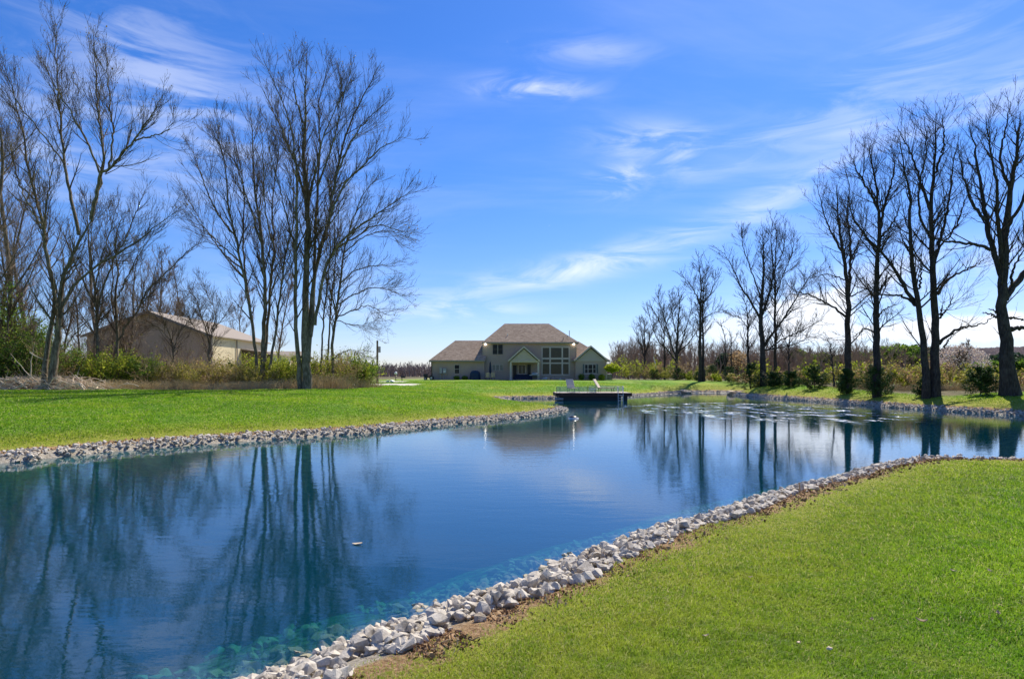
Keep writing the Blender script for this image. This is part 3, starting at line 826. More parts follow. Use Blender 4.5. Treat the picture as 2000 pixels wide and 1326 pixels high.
photo_tree('bare_tree', 'bare tree with crossing forks standing left of the shaded barn gable', 43, [
    (.17, q2([(528,1180),(528,1040),(522,860),(512,760),(500,620),(490,500),(500,330)]), 0),
    (.11, q2([(520,830),(470,730),(410,610),(380,520),(300,350)]), -.3),
    (.11, q2([(522,850),(560,720),(620,560),(690,440),(740,300),(800,160)]), .4),
    (.08, q2([(512,760),(540,600),(600,400),(640,250)]), -.5),
    (.05, q2([(528,1000),(440,900),(350,850)]), .2),
    (.06, q2([(340,1130),(360,1040),(440,930),(560,850),(650,790)]), .1),
    ], .17, 106, ML, dens=.8, l1=(.10, .24), upb=.36, twig=(1.0, .8))
photo_tree('bare_tree', 'thin crooked bare tree by the bright corner of the tan barn', 45, [
    (.10, [(408,735),(409,690),(404,655),(392,610),(380,580),(350,560)], 0),
    (.06, [(409,690),(414,650),(420,610),(402,570),(395,540)], .3),
    (.05, [(404,655),(380,640),(360,600)], -.3),
    (.05, [(414,650),(440,615),(455,590)], .4),
    ], .10, 107, ML, dens=1.3, l1=(.12, .30), upb=.25, wobk=1.8, twig=(1.2, .8))
photo_tree('bare_tree', 'small crooked bare tree standing against the shaded barn gable', 44, [
    (.09, [(337,742),(337,700),(336,670),(325,640),(300,615),(262,590)], 0),
    (.05, [(337,690),(350,650),(370,625),(392,600)], .3),
    (.05, [(336,670),(310,640),(275,628),(240,622)], -.3),
    ], .09, 108, ML, dens=1.4, l1=(.14, .34), upb=.1, wobk=1.8, twig=(1.2, .8))
# --- right row, near to far
q = lambda pts: zm(1240, 160, 2.072, pts)
RW = 'row of bare trees along the right bank'
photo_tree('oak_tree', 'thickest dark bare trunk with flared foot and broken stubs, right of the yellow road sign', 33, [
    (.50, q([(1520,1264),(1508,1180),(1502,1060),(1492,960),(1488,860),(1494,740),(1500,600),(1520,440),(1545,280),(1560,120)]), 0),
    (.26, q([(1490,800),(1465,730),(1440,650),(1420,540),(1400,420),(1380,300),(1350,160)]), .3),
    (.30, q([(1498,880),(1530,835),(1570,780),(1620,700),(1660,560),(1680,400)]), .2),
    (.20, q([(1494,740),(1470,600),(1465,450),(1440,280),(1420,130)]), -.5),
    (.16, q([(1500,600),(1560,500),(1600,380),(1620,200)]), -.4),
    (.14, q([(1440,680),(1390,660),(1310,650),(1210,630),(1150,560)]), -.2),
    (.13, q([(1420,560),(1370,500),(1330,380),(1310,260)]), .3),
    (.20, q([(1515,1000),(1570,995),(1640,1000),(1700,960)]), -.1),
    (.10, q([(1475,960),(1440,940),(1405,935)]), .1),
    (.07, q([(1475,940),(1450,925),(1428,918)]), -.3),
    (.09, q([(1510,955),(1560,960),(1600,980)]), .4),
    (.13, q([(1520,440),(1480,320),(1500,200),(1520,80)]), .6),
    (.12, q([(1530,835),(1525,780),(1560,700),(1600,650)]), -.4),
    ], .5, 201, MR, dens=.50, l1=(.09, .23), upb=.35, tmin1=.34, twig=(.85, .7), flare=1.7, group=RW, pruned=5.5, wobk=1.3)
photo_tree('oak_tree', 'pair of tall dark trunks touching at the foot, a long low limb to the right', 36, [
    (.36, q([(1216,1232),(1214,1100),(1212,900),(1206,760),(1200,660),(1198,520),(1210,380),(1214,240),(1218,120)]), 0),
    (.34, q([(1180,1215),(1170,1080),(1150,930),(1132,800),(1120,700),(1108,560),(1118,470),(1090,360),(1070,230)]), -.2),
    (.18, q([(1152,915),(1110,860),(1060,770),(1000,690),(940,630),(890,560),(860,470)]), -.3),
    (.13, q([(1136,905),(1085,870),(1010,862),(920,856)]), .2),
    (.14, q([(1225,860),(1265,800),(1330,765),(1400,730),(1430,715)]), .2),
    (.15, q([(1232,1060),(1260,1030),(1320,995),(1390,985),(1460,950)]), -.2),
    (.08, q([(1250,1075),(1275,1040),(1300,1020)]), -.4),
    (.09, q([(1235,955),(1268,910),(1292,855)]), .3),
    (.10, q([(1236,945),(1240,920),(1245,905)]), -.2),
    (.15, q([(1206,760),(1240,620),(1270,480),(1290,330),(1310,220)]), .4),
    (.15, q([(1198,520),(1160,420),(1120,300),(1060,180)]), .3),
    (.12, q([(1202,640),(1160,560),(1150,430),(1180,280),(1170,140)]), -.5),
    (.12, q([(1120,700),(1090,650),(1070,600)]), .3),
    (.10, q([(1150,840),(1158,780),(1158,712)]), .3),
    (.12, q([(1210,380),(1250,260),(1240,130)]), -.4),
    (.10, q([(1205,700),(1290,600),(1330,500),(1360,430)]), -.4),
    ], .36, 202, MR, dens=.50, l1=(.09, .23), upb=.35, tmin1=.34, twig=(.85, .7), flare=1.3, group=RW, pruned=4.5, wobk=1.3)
photo_tree('oak_tree', 'straight dark bare tree directly left of the touching pair of trunks', 40, [
    (.34, q([(980,1215),(978,1060),(976,900),(982,760),(988,640),(986,520),(975,420),(960,340),(945,240)]), 0),
    (.15, q([(988,620),(1010,500),(1040,400),(1050,320),(1030,250)]), .4),
    (.15, q([(986,520),(940,430),(900,360),(870,290)]), -.3),
    (.12, q([(984,700),(930,620),(890,560),(880,480)]), .4),
    (.10, q([(978,860),(1020,800),(1060,780)]), -.3),
    (.09, q([(976,960),(1010,920),(1060,900)]), .3),
    (.09, q([(978,1020),(930,1000),(880,1040)]), -.2),
    (.12, q([(988,640),(1050,560),(1080,480)]), -.3),
    ], .34, 203, MR, dens=.75, l1=(.09, .24), upb=.3, tmin1=.26, twig=(.95, .75), group=RW, pruned=3.5, wobk=1.3)
photo_tree('oak_tree', 'dark bare tree forking narrowly at mid height, a long bare limb reaching down left', 47, [
    (.38, q([(864,1225),(862,1100),(862,950),(862,860),(850,740),(830,620),(822,520),(815,410)]), 0),
    (.20, q([(864,880),(872,760),(870,640),(860,520),(868,420),(850,360)]), .4),
    (.14, q([(852,950),(800,910),(720,868),(660,850),(610,818)]), -.2),
    (.12, q([(840,690),(790,600),(760,520),(740,420)]), -.3),
    (.10, q([(872,720),(920,620),(940,540)]), .4),
    (.09, q([(866,870),(930,840),(960,800)]), -.4),
    (.08, q([(850,800),(780,780),(730,790)]), .4),
    ], .38, 204, MR, dens=.75, l1=(.09, .24), upb=.3, tmin1=.26, twig=(.9, .7), group=RW, pruned=4, wobk=1.3)
photo_tree('oak_tree', 'wide low-forking bare tree with a nearly level lower limb before the white cloud', 62, [
    (.46, q([(520,1200),(518,1100),(512,1000),(510,930),(518,820),(522,720),(515,600)]), 0),
    (.20, q([(508,960),(470,890),(430,830),(395,750),(360,690)]), -.3),
    (.20, q([(516,940),(545,850),(560,760),(550,640),(560,570)]), .4),
    (.20, q([(524,1070),(555,1020),(600,960),(650,880),(700,800),(750,750)]), .2),
    (.14, q([(530,1085),(590,1075),(660,1055),(710,1030)]), -.2),
    (.12, q([(545,1080),(600,1040),(690,1000),(770,955)]), .5),
    (.12, q([(512,880),(470,760),(440,680),(430,610)]), .4),
    ], .46, 205, MR, dens=.75, l1=(.09, .22), upb=.28, tmin1=.2, twig=(.8, .6), group=RW, rm=.010, wobk=1.3)
photo_tree('oak_tree', 'slim upright bare tree just right of the wide low-forking one', 65, [
    (.26, q([(568,1190),(568,1050),(568,900),(566,760),(572,640),(565,570)]), 0),
    (.12, q([(568,880),(600,780),(640,680),(640,610)]), .3),
    (.09, q([(568,950),(610,880),(650,840)]), -.3),
    (.09, q([(567,760),(600,680),(610,600)]), .3),
    ], .26, 206, MR, dens=.8, l1=(.09, .22), upb=.35, tmin1=.2, twig=(.8, .6), group=RW, rm=.010, wobk=1.3)
photo_tree('oak_tree', 'thin bare pole-like tree just left of the wide low-forking one', 64, [
    (.20, q([(461,1180),(458,1080),(456,960),(448,900),(430,860)]), 0),
    (.08, q([(458,1000),(430,960),(390,940)]), .3),
    (.06, q([(456,940),(480,900),(470,860)]), -.3),
    ], .20, 207, MR, dens=1.2, l1=(.12, .3), upb=.2, tmin1=.25, twig=(1, .6), group=RW, rm=.010, wobk=1.4)
photo_tree('oak_tree', 'double-stemmed straight bare tree with a narrow crown, midway along the row', 76, [
    (.34, q([(264,1200),(264,1060),(265,940),(268,840),(262,760),(255,700)]), 0),
    (.28, q([(279,1200),(276,1060),(274,940),(278,840),(290,760),(300,720)]), .3),
    (.12, q([(266,900),(230,830),(190,780)]), -.3),
    (.12, q([(275,900),(310,850),(330,780)]), .3),
    (.08, q([(275,960),(310,940),(360,920)]), -.3),
    ], .34, 208, MR, dens=.95, l1=(.09, .20), upb=.3, tmin1=.3, twig=(.7, .45), group=RW, rm=.012, wobk=1.3)
photo_tree('oak_tree', 'fan-shaped bare tree forking near the ground, left of the double-stemmed one', 90, [
    (.36, q([(172,1205),(170,1120),(172,1040),(176,960),(180,880),(170,830)]), 0),
    (.22, q([(168,1120),(145,1050),(120,960),(95,880),(100,840)]), -.3),
    (.20, q([(176,1100),(200,1020),(225,930),(230,880)]), .3),
    (.18, q([(166,1130),(130,1080),(90,1040),(50,920)]), .4),
    (.16, q([(178,1090),(215,1060),(250,1010),(290,960)]), -.3),
    (.14, q([(172,1040),(150,940),(140,860)]), .3),
    ], .36, 209, MR, dens=.8, l1=(.10, .24), upb=.35, tmin1=.15, twig=(.6, .4), group=RW, rm=.014, wobk=1.3)
photo_tree('oak_tree', 'slender bare tree rising close behind the fan-shaped one', 96, [
    (.24, q([(121,1200),(120,1080),(118,960),(116,900)]), 0), (.12, q([(120,1020),(90,950),(60,900)]), .3), (.1, q([(118,1000),(150,920),(150,860)]), -.3),
    ], .24, 210, MR, dens=1, l1=(.12, .26), upb=.3, tmin1=.2, twig=(.6, .4), group=RW, rm=.014)
photo_tree('oak_tree', 'farthest bushy bare tree of the row, near the pale leaning pole', 108, [
    (.30, q([(40,1205),(40,1100),(38,1000),(36,960)]), 0), (.2, q([(40,1120),(15,1040),(0,990)]), .3), (.2, q([(40,1110),(60,1040),(80,960)]), -.3), (.15, q([(40,1080),(25,1000),(20,960)]), .4),
    ], .30, 211, MR, dens=1, l1=(.12, .28), upb=.3, tmin1=.2, twig=(.6, .4), group=RW, rm=.015)
photo_tree('bare_tree', 'crooked thin dead-looking tree with a kinked top, before the white cloud', 80, [
    (.14, q([(366,1190),(366,1100),(364,1030),(350,985),(372,965),(385,950)]), 0), (.07, q([(352,990),(335,975),(320,960)]), .2)],
    .14, 212, MR, dens=.8, l1=(.05, .12), twig=(.5, .3), rm=.010)
photo_tree('bare_tree', 'second crooked thin tree, forked like a slingshot, beside the kinked one', 81, [
    (.14, q([(391,1190),(390,1100),(388,1030),(378,1005),(360,985)]), 0), (.07, q([(389,1060),(405,1045),(418,1010)]), .2)],
    .14, 213, MR, dens=.8, l1=(.05, .12), twig=(.5, .3), rm=.010)
photo_tree('bare_sapling', 'small bare sapling standing between two small evergreens under the right row', 37, [
    (.06, q([(806,1232),(800,1150),(792,1080),(780,1040)]), 0)], .06, 214, MR, dens=2.5, l1=(.2, .42), upb=.3, tmin1=.15, twig=(1, .7), rm=.005, cat='sapling')
photo_tree('bare_sapling', 'small spreading bare sapling right of the wide low-forking tree', 52, [
    (.08, q([(624,1180),(624,1100),(626,1030),(630,990)]), 0), (.04, q([(625,1080),(600,1030),(590,990)]), .3), (.04, q([(625,1060),(660,1010),(670,980)]), -.3)],
    .08, 215, MR, dens=2, l1=(.18, .36), upb=.3, tmin1=.15, twig=(1, .6), rm=.007, cat='sapling')

# --- generic trees for thickets
def gen_tree(name, label, X, Y, H, r, seed, mats, cat='tree', group=None, lean=(0, 0), dens=1.0, ang1=(25, 50), l1=(.14, .32), rm=.010, stems=1, tw=1.0, z=None):
    rs = np.random.RandomState(seed)
    z0 = gz1(X, Y) if z is None else z
    root = thing(name, label, cat, (X, Y, z0), 0, group)
    tr = Acc(); P0 = []; R0 = []; K = 16
    for s_ in range(stems):
        a = rs.uniform(0, 6.28); sp = .0 if stems == 1 else .12*H
        h = H*rs.uniform(.8, 1.0)
        q = [(0, 0, -.2), (lean[0]*H*.3 + math.cos(a)*sp*.35 + rs.normal(0, .02*H), lean[1]*H*.3 + math.sin(a)*sp*.35, h*.35),
             (lean[0]*H*.65 + math.cos(a)*sp*.8 + rs.normal(0, .03*H), lean[1]*H*.6 + math.sin(a)*sp*.8, h*.7), (lean[0]*H + math.cos(a)*sp*1.1 + rs.normal(0, .04*H), lean[1]*H + math.sin(a)*sp, h)]
        P0.append(resamp(q, K, rs, .02)); t = np.linspace(0, 1, K)
        R0.append(r*(1 - t)**.8*(1 if s_ == 0 else .75) + rm)
    P0 = np.array(P0); R0 = np.array(R0)
    tr.tubes(P0, R0, 8)
    P1, R1 = grow(rs, P0, R0, 16*dens/stems**.5, (.22, .97), lambda L, t, rs, n: H*(l1[0] + (l1[1]-l1[0])*rs.rand(n))*(1.1 - .7*t), ang1, 7, .45, .08, .55, rm*1.2)
    tr.tubes(P1, R1, 4)
    tr.obj('trunk', mats[0], root)
    cr = Acc()
    P2, R2 = grow(rs, P1, R1, 9*dens*tw, (.15, 1), lambda L, t, rs, n: L*(.2 + .35*rs.rand(n)), (25, 55), 4, .4, .1, .6, rm*.9)
    cr.tubes(P2, R2, 3)
    P3, R3 = grow(rs, P2, R2, 5*dens*tw, (.15, 1), lambda L, t, rs, n: L*(.25 + .4*rs.rand(n)), (25, 55), 3, .4, .1, .6, rm*.7)
    cr.tubes(P3, R3, 3)
    cr.obj('crown', mats[1], root)
    return root
MG = (M_BARK_L, M_TWIG_G)
rr = random.Random(31)
# slender trees of the thicket behind the big forked maple: (px, top py, D)
TH = [(-35,40,40),(8,90,43),(28,330,46),(48,380,50),(-10,250,38),(62,360,55),(160,500,56),(205,330,54),
      (270,480,66),(240,450,50),(290,500,72),(320,520,78),(345,540,84),(300,450,64),(370,560,88),(215,560,48),(120,520,50),(60,560,42),(20,520,40),(395,580,92),(455,560,80),(-60,150,44),(330,470,92),(185,470,49),(250,520,47),(400,600,60),(540,520,60)]
HOW = ['slim straight', 'slightly leaning', 'twiggy', 'thin-crowned']
for i, (px, py, D) in enumerate(sorted(TH)):
    X = wX(px, D); H = wZ(py, D) - gz1(X, D)
    where = ('at the left edge of the wood' if px < 45 else 'behind the big forked maple' if px < 190 else 'between the forked maple and the barn' if px < 260 else 'beside or behind the barn roof')
    gen_tree('bare_tree', '%s bare tree %s, number %d from the left' % (HOW[i % 4], where, i + 1), X, D, H, .03 + .0065*H, 300 + i, MG if i % 4 else ML, 'tree',
             'bare thicket trees on the left', (rr.uniform(-.12, .12), rr.uniform(-.08, .08)), 1.25, rm=.006 + .0001*D)
# ------------------------------------------------------------------ buildings
def siding(name, col, pitch=.12, vertical=False, var=.12):
    m, gg, out = mat(name)
    oc = gg.n('ShaderNodeTexCoord').outputs['Object']
    sep = gg.n('ShaderNodeSeparateXYZ'); gg.put(sep.inputs[0], oc)
    co = gg.math('ADD', sep.outputs[0], sep.outputs[1]) if vertical else sep.outputs[2]
    saw = gg.math('FRACT', gg.math('MULTIPLY', co, 1/pitch))
    edge = gg.math('SUBTRACT', 1.0, gg.smooth(saw, 0, .14))
    c = gg.mix(gg.noise(oc, .9, 5, .65), tuple(x*(1-var) for x in col), tuple(x*(1+var) for x in col))
    c = gg.mix(gg.math('MULTIPLY', edge, .28), c, tuple(x*.55 for x in col))
    principled(gg, out, c, .7, gg.bump(saw, .6, .015), spec=.25)
    return m
def shingles(name, c1, c2, c3):
    m, gg, out = mat(name)
    oc = gg.n('ShaderNodeTexCoord').outputs['Object']
    v = gg.n('ShaderNodeTexVoronoi'); gg.put(v.inputs['Vector'], gg.mapping(oc, (3.2, 6.5, 6.5))); v.inputs['Scale'].default_value = 1.0
    sp = gg.n('ShaderNodeSeparateColor'); gg.put(sp.inputs[0], v.outputs['Color'])
    n = gg.math('ADD', gg.math('MULTIPLY', sp.outputs[0], .6), gg.math('MULTIPLY', gg.noise(oc, 1.2, 4, .6), .4))
    c = gg.ramp(n, [(.15, c1), (.5, c2), (.85, c3)])
    principled(gg, out, c, .92, gg.bump(sp.outputs[0], .5, .02), spec=.15)
    return m
M_SIDE = siding('siding_taupe', (.45, .345, .28))
M_GABLE = siding('siding_pale_green', (.52, .44, .385))
M_TRIM = simple('trim_paint', (.54, .47, .41), .5, 0, .06)
M_TRIMD = simple('fascia_taupe', (.30, .26, .22), .5, 0, .08)
M_ROOF = shingles('roof_shingles', (.24, .175, .125), (.32, .24, .175), (.41, .315, .235))
M_GLASS = simple('window_glass', (.014, .017, .022), .2, 0, .3, .5, .15)
M_GLASSB = simple('window_glass_over_blinds', (.055, .048, .032), .15, 0, .35, 1.5, .25)
M_BLIND = simple('lowered_blinds', (.20, .185, .155), .3, 0, .1, 2)
M_SHUT = simple('shutter_paint', (.10, .12, .12), .6, 0, .1)
M_CONC = simple('concrete', (.42, .40, .36), .9, 0, .15)
M_DARKP = simple('dark_plastic', (.02, .022, .025), .4)
M_GREYM = simple('grey_metal', (.34, .35, .35), .45, .3)
M_WHITE = simple('white_paint', (.78, .77, .74), .5, 0, .05)
M_NAVY = simple('navy_canvas', (.010, .022, .055), .8, 0, .2)
M_BLUEC = simple('blue_cover', (.012, .032, .060), .6, 0, .2)
M_TANC = simple('tan_ceramic', (.50, .37, .23), .6, 0, .15)
M_WOODD = simple('dark_wood', (.055, .030, .020), .7, 0, .3, 6, .2)
M_EM, gg, out = mat('lit_flood_lamp')
em = gg.n('ShaderNodeEmission'); em.inputs['Color'].default_value = (1, .93, .80, 1); em.inputs['Strength'].default_value = 8
gg.t.links.new(em.outputs[0], out.inputs['Surface'])

YH = 92.0; G0 = 1.28
house = thing('house', 'grey-brown two-storey house with hipped shingle roofs behind the lawn', 'house', (3, YH, G0))
house_off = Vector((-3, -YH, -G0))
def hp(mb, name, m, parent=None, **k):
    """a mesh built in world coordinates, parented to the house"""
    off = house_off if parent is None or parent is house else Vector((0, 0, 0))
    mb.v = [(v[0]-3, v[1]-YH, v[2]-G0) for v in mb.v]
    return mb.build(name, m, parent or house, **k)
def X(px, D=YH): return wX(px, D)
def Z(py, D=YH): return wZ(py, D)
# walls, one piece of wall per wing
w = MB(); w.box(X(942.5), X(1125.7), YH, YH + 8, G0 - .5, Z(668))
hp(w, 'main_wall', M_SIDE)
YW = 91.3
w = MB(); w.box(X(842, YW), X(946, YW), YW, YW + 8.4, G0 - .5, Z(703.5, YW)); hp(w, 'garage_wall', M_SIDE)
YR = 91.0
w = MB(); w.box(X(1124, YR), X(1184.5, YR), YR, YR + 8.6, G0 - .5, Z(703, YR)); hp(w, 'bedroom_wall', M_SIDE)
def hip_roof(name, x0, x1, y0, y1, z0, rx0, rx1, ry, rz, th=.18):
    mb = MB()
    b = [(x0,y0,z0),(x1,y0,z0),(x1,y1,z0),(x0,y1,z0)]; t = [(rx0,ry,rz),(rx1,ry,rz)]
    lo = [(p[0],p[1],p[2]-th) for p in b]
    mb.add(b + t + lo, [(0,1,5,4),(2,3,4,5),(1,2,5),(3,0,4),(6,7,1,0),(7,8,2,1),(8,9,3,2),(9,6,0,3),(6,9,8,7)])
    r_ = hp(mb, name, M_ROOF)
    f = MB()
    e = .035
    f.box(x0-e, x1+e, y0-e, y0-.003, z0-th-.05, z0-.02); f.box(x0-e, x0-.003, y0, y1, z0-th-.05, z0-.02); f.box(x1+.003, x1+e, y0, y1, z0-th-.05, z0-.02)
    hp(f, 'gutter', M_TRIMD, r_)
    return r_
hip_main = hip_roof('main_roof', X(942,91.6), X(1130,91.6), YH-.4, YH+8.4, Z(668,91.6), -1.15, 5.75, 95.8, wZ(632,95.8))
hip_roof('garage_roof', X(838,90.9), X(947,90.9), 90.9, 100.1, Z(703.5,90.9), wX(889,95), -3.2, 95.2, wZ(665,95.2))
hip_roof('bedroom_roof', 8.9, 14.6, 91.6, 99.6, Z(703,YR)+.0, 8.9, 10.4, 95.6, wZ(667,95.6))
def gable(name, x0, x1, y0, y1, ze, xa, za, ywall, tri_m):
    """a gabled roof running back from y0, with its rake boards and filled gable"""
    th = .16; mb = MB()
    for (a, b) in (((x0, ze), (xa, za)), ((xa, za), (x1, ze))):
        mb.prism([(a[0],y0,a[1]),(b[0],y0,b[1]),(b[0],y0,b[1]-th),(a[0],y0,a[1]-th)], (0, y1-y0, 0))
    r_ = hp(mb, name, M_ROOF)
    rk = MB()
    for (a, b) in (((x0, ze), (xa, za)), ((xa, za), (x1, ze))):
        rk.prism([(a[0],y0-.05,a[1]-.03),(b[0],y0-.05,b[1]-.03),(b[0],y0-.05,b[1]-.27),(a[0],y0-.05,a[1]-.27)], (0, .045, 0))
    hp(rk, 'rake_board', M_TRIM, r_)
    k = .30*(za-ze)/(xa-x0)
    tr_ = MB(); tr_.prism([(x0+.45,ywall,ze-.02),(x1-.45,ywall,ze-.02),(xa,ywall,za-.42)], (0, .15, 0))
    hp(tr_, 'gable_panel', tri_m, r_)
    bd = MB(); bd.box(x0+.45, x1-.45, ywall-.06, ywall-.003, ze-.14, ze+.02); hp(bd, 'frieze_board', M_TRIM, r_)
    return r_
gable('bedroom_gable', X(1121,90.6), X(1188,90.6), 90.6, 95.5, Z(703,90.6), X(1154.5,90.6), Z(674.6,90.6), YR-.02, M_GABLE)
gable('porch_roof', X(992,88.6), X(1055,88.6), 88.6, 92.3, Z(703.5,88.6), X(1023.4,88.6), Z(675.6,88.6), 88.9, M_GABLE)
# porch
for px in (997.5, 1051.5):
    p = MB(); x = X(px, 89); p.box(x-.13, x+.13, 88.9, 89.16, G0, Z(706.5, 89)); p.box(x-.18, x+.18, 88.85, 89.21, G0, G0+.18); hp(p, 'porch_post', M_TRIM)
p = MB(); p.box(X(996,89), X(1053,89), 88.93, 89.13, Z(708,89), Z(704.2,89)); hp(p, 'porch_beam', M_TRIM)
p = MB(); p.box(X(995,89), X(1054,89), 88.6, YH-.003, G0-.3, G0+.06); hp(p, 'porch_floor', M_CONC)
p = MB(); p.box(X(996,89)+.3, X(1053,89)-.3, 89.2, YH-.003, Z(704,89), Z(703.2,89)); hp(p, 'porch_ceiling', M_TRIM)
def window(x0, x1, z0, z1, y, cols=(), rows=(), glass=M_GLASS, fr=.07, sash=.045, m=M_TRIM, name='window', trimw=.0):
    """frame with its bars, the panes as one sub-part; cols and rows in 0..1"""
    f = MB(); d0, d1 = y-.07, y-.003
    f.box(x0, x1, d0, d1, z0, z0+fr); f.box(x0, x1, d0, d1, z1-fr, z1); f.box(x0, x0+fr, d0, d1, z0+fr, z1-fr); f.box(x1-fr, x1, d0, d1, z0+fr, z1-fr)
    for c_ in cols:
        xx = x0 + (x1-x0)*c_[0]; f.box(xx-c_[1]/2, xx+c_[1]/2, d0+.004, d1, z0+fr, z1-fr)
    for r_ in rows:
        zz = z0 + (z1-z0)*r_[0]; f.box(x0+fr, x1-fr, d0+.008, d1, zz-r_[1]/2, zz+r_[1]/2)
    o = hp(f, name, m)
    g_ = MB(); g_.box(x0+fr*.9, x1-fr*.9, y-.030, y-.006, z0+fr*.9, z1-fr*.9); hp(g_, 'pane', glass, o)
    return o
window(X(962), X(982.3), Z(692.3), Z(672.5), YH, [(.5, .13)], [(.5, .02)], M_GLASS, .05, m=M_TRIMD)
window(X(961), X(983), Z(724), Z(711.7), YH, [(.33, .09), (.66, .09)], [], M_BLIND, .07)
gw = window(X(1057.5), X(1112.8), Z(733), Z(677), YH, [(.305, .22), (.735, .22)], [(.585, .26), (.425, .20)], M_GLASSB, .17)
window(X(887.4,YW), X(897.8,YW), Z(730,YW), Z(712,YW), YW, [], [(.5, .06), (.25, .02)], M_GLASS, .06)
bwin = window(X(1141.5,YR), X(1164.5,YR), Z(729.5,YR), Z(711,YR), YR, [(.30, .09), (.70, .09)], [(.48, .05)], M_GLASS, .08)
for a, b in ((1138.3, 1141.2), (1164.8, 1168)):
    s_ = MB(); s_.box(X(a,YR), X(b,YR), YR-.05, YR-.003, Z(729.5,YR), Z(711,YR)); hp(s_, 'shutter', M_SHUT)
s_ = MB(); s_.box(X(1139,YR), X(1167,YR), YR-.12, YR-.003, Z(731.2,YR), Z(729.7,YR)); hp(s_, 'sill', M_TRIM)
# porch back wall openings
window(X(1001), X(1010), G0+.08, Z(712), YH, [], [], M_GLASS, .08, m=M_TRIMD, name='patio_door')
window(X(1012), X(1027), G0+.9, Z(712), YH, [(.5, .06)], [], M_GLASSB, .08)
window(X(1029), X(1037.5), G0+.08, Z(711), YH, [], [], M_GLASS, .08, m=M_TRIMD, name='patio_door')
# corner boards, downspouts, vents, lamps
for px, y, top_ in ((942.5, YH, 668), (1125.0, YH, 669)):
    c_ = MB(); c_.box(X(px,y)-.02 if px < 1000 else X(px,y)-.06, X(px,y)+.10 if px < 1000 else X(px,y)+.07, y-.03, y-.003, G0, Z(top_+2,y)); hp(c_, 'corner_board', M_TRIMD)
c_ = MB(); c_.bar((X(843.2,YW), YW-.08, G0), (X(843.2,YW), YW-.08, Z(706,YW)), .05); hp(c_, 'downspout', M_WOODD)
c_ = MB(); c_.bar((X(1184.2,YR), YR-.08, G0), (X(1184.2,YR), YR-.08, Z(706,YR)), .05); hp(c_, 'downspout', M_TRIM)
for px, py, h in ((991.5, 655.5, .35), (1112, 652, .5), (1100, 663, .3)):
    y_ = 91.6 + (Z(668,91.6) + 0 - 0)*0 + (668-py)/36*4.1
    c_ = MB(); z_ = wZ(py, y_); c_.bar((wX(px,y_), y_, z_-.4), (wX(px,y_), y_, z_+h), .045); hp(c_, 'roof_vent_pipe', M_WHITE if px < 1000 else M_DARKP)
for px in (948, 1120.4):
    c_ = MB(); x = X(px); c_.box(x-.07, x+.07, YH-.12, YH-.003, Z(671.6), Z(669.6)); l_ = hp(c_, 'flood_light', M_WHITE)
    c_ = MB(); c_.lathe([(0,-.12),(.09,-.10),(.13,0),(.09,.08),(0,.10)], (x, YH-.24, Z(672.3)), 12); hp(c_, 'bulb', M_EM, l_, smooth=True)

# barn: gable end toward the pond, long side lit
D0, D1 = 57.0, 70.0; bx0, bx1, bxr = wX(170, D0), wX(412, D0), wX(291, D0)
ze, zr = wZ(654, D0), wZ(611, D0); gb0 = gz1(bx1, D0) - .2
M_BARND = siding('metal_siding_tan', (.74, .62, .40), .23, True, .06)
M_BROOF = siding('metal_roof_grey', (.30, .25, .20), .3, True, .08)
M_LEANTO_SHADE = simple('lean_to_shade_olive', (.10, .085, .05), .8, 0, .2)  # shade on the lean-to front end, put into its base colour
barn = thing('pole_barn', 'tan metal-sided barn with shaded gable end and bright side wall behind the trees', 'barn', ((bx0+bx1)/2, D0, gb0))
boff = ((bx0+bx1)/2, D0, gb0)
def bp(mb, name, m, parent=None):
    mb.v = [(v[0]-boff[0], v[1]-boff[1], v[2]-boff[2]) for v in mb.v]; return mb.build(name, m, parent or barn)
m1 = MB(); m1.prism([(bx0,D0,gb0),(bx1,D0,gb0),(bx1,D0,ze),(bxr,D0,zr),(bx0,D0,ze)], (0, D1-D0, 0)); bp(m1, 'wall', M_BARND)
m1 = MB(); m1.prism([(bx0+.02,D0-.06,gb0),(bx1-.02,D0-.06,gb0),(bx1-.02,D0-.06,ze-.05),(bxr,D0-.06,zr-.05),(bx0+.02,D0-.06,ze-.05)], (0, .055, 0)); bp(m1, 'gable_wall', siding('metal_siding_tan_shaded', (.58, .44, .31), .23, True, .08))  # same tan siding coloured darker: the gable's shade is put into its colour
m1 = MB()
for a, b in (((bx0-.35, ze-.20), (bxr, zr+.06)), ((bxr, zr+.06), (bx1+.35, ze-.20))):
    m1.prism([(a[0],D0-.35,a[1]+.03),(b[0],D0-.35,b[1]+.03),(b[0],D0-.35,b[1]+.13),(a[0],D0-.35,a[1]+.13)], (0, D1-D0+.7, 0))
rf = bp(m1, 'roof', M_BROOF)
m1 = MB()
for a, b in (((bx0-.37, ze-.2), (bxr, zr+.06)), ((bxr, zr+.06), (bx1+.37, ze-.2))):
    m1.prism([(a[0],D0-.40,a[1]-.12),(b[0],D0-.40,b[1]-.12),(b[0],D0-.40,b[1]+.12),(a[0],D0-.40,a[1]+.12)], (0, .045, 0))
bp(m1, 'rake_trim', M_TRIMD, rf)
m1 = MB(); m1.box(bx1+.003, bx1+.10, D0-.03, D0+.12, gb0, ze-.15); m1.bar((bx1+.10, D0+5.2, gb0), (bx1+.10, D0+5.2, ze-.2), .06); bp(m1, 'downspout', M_TRIMD)
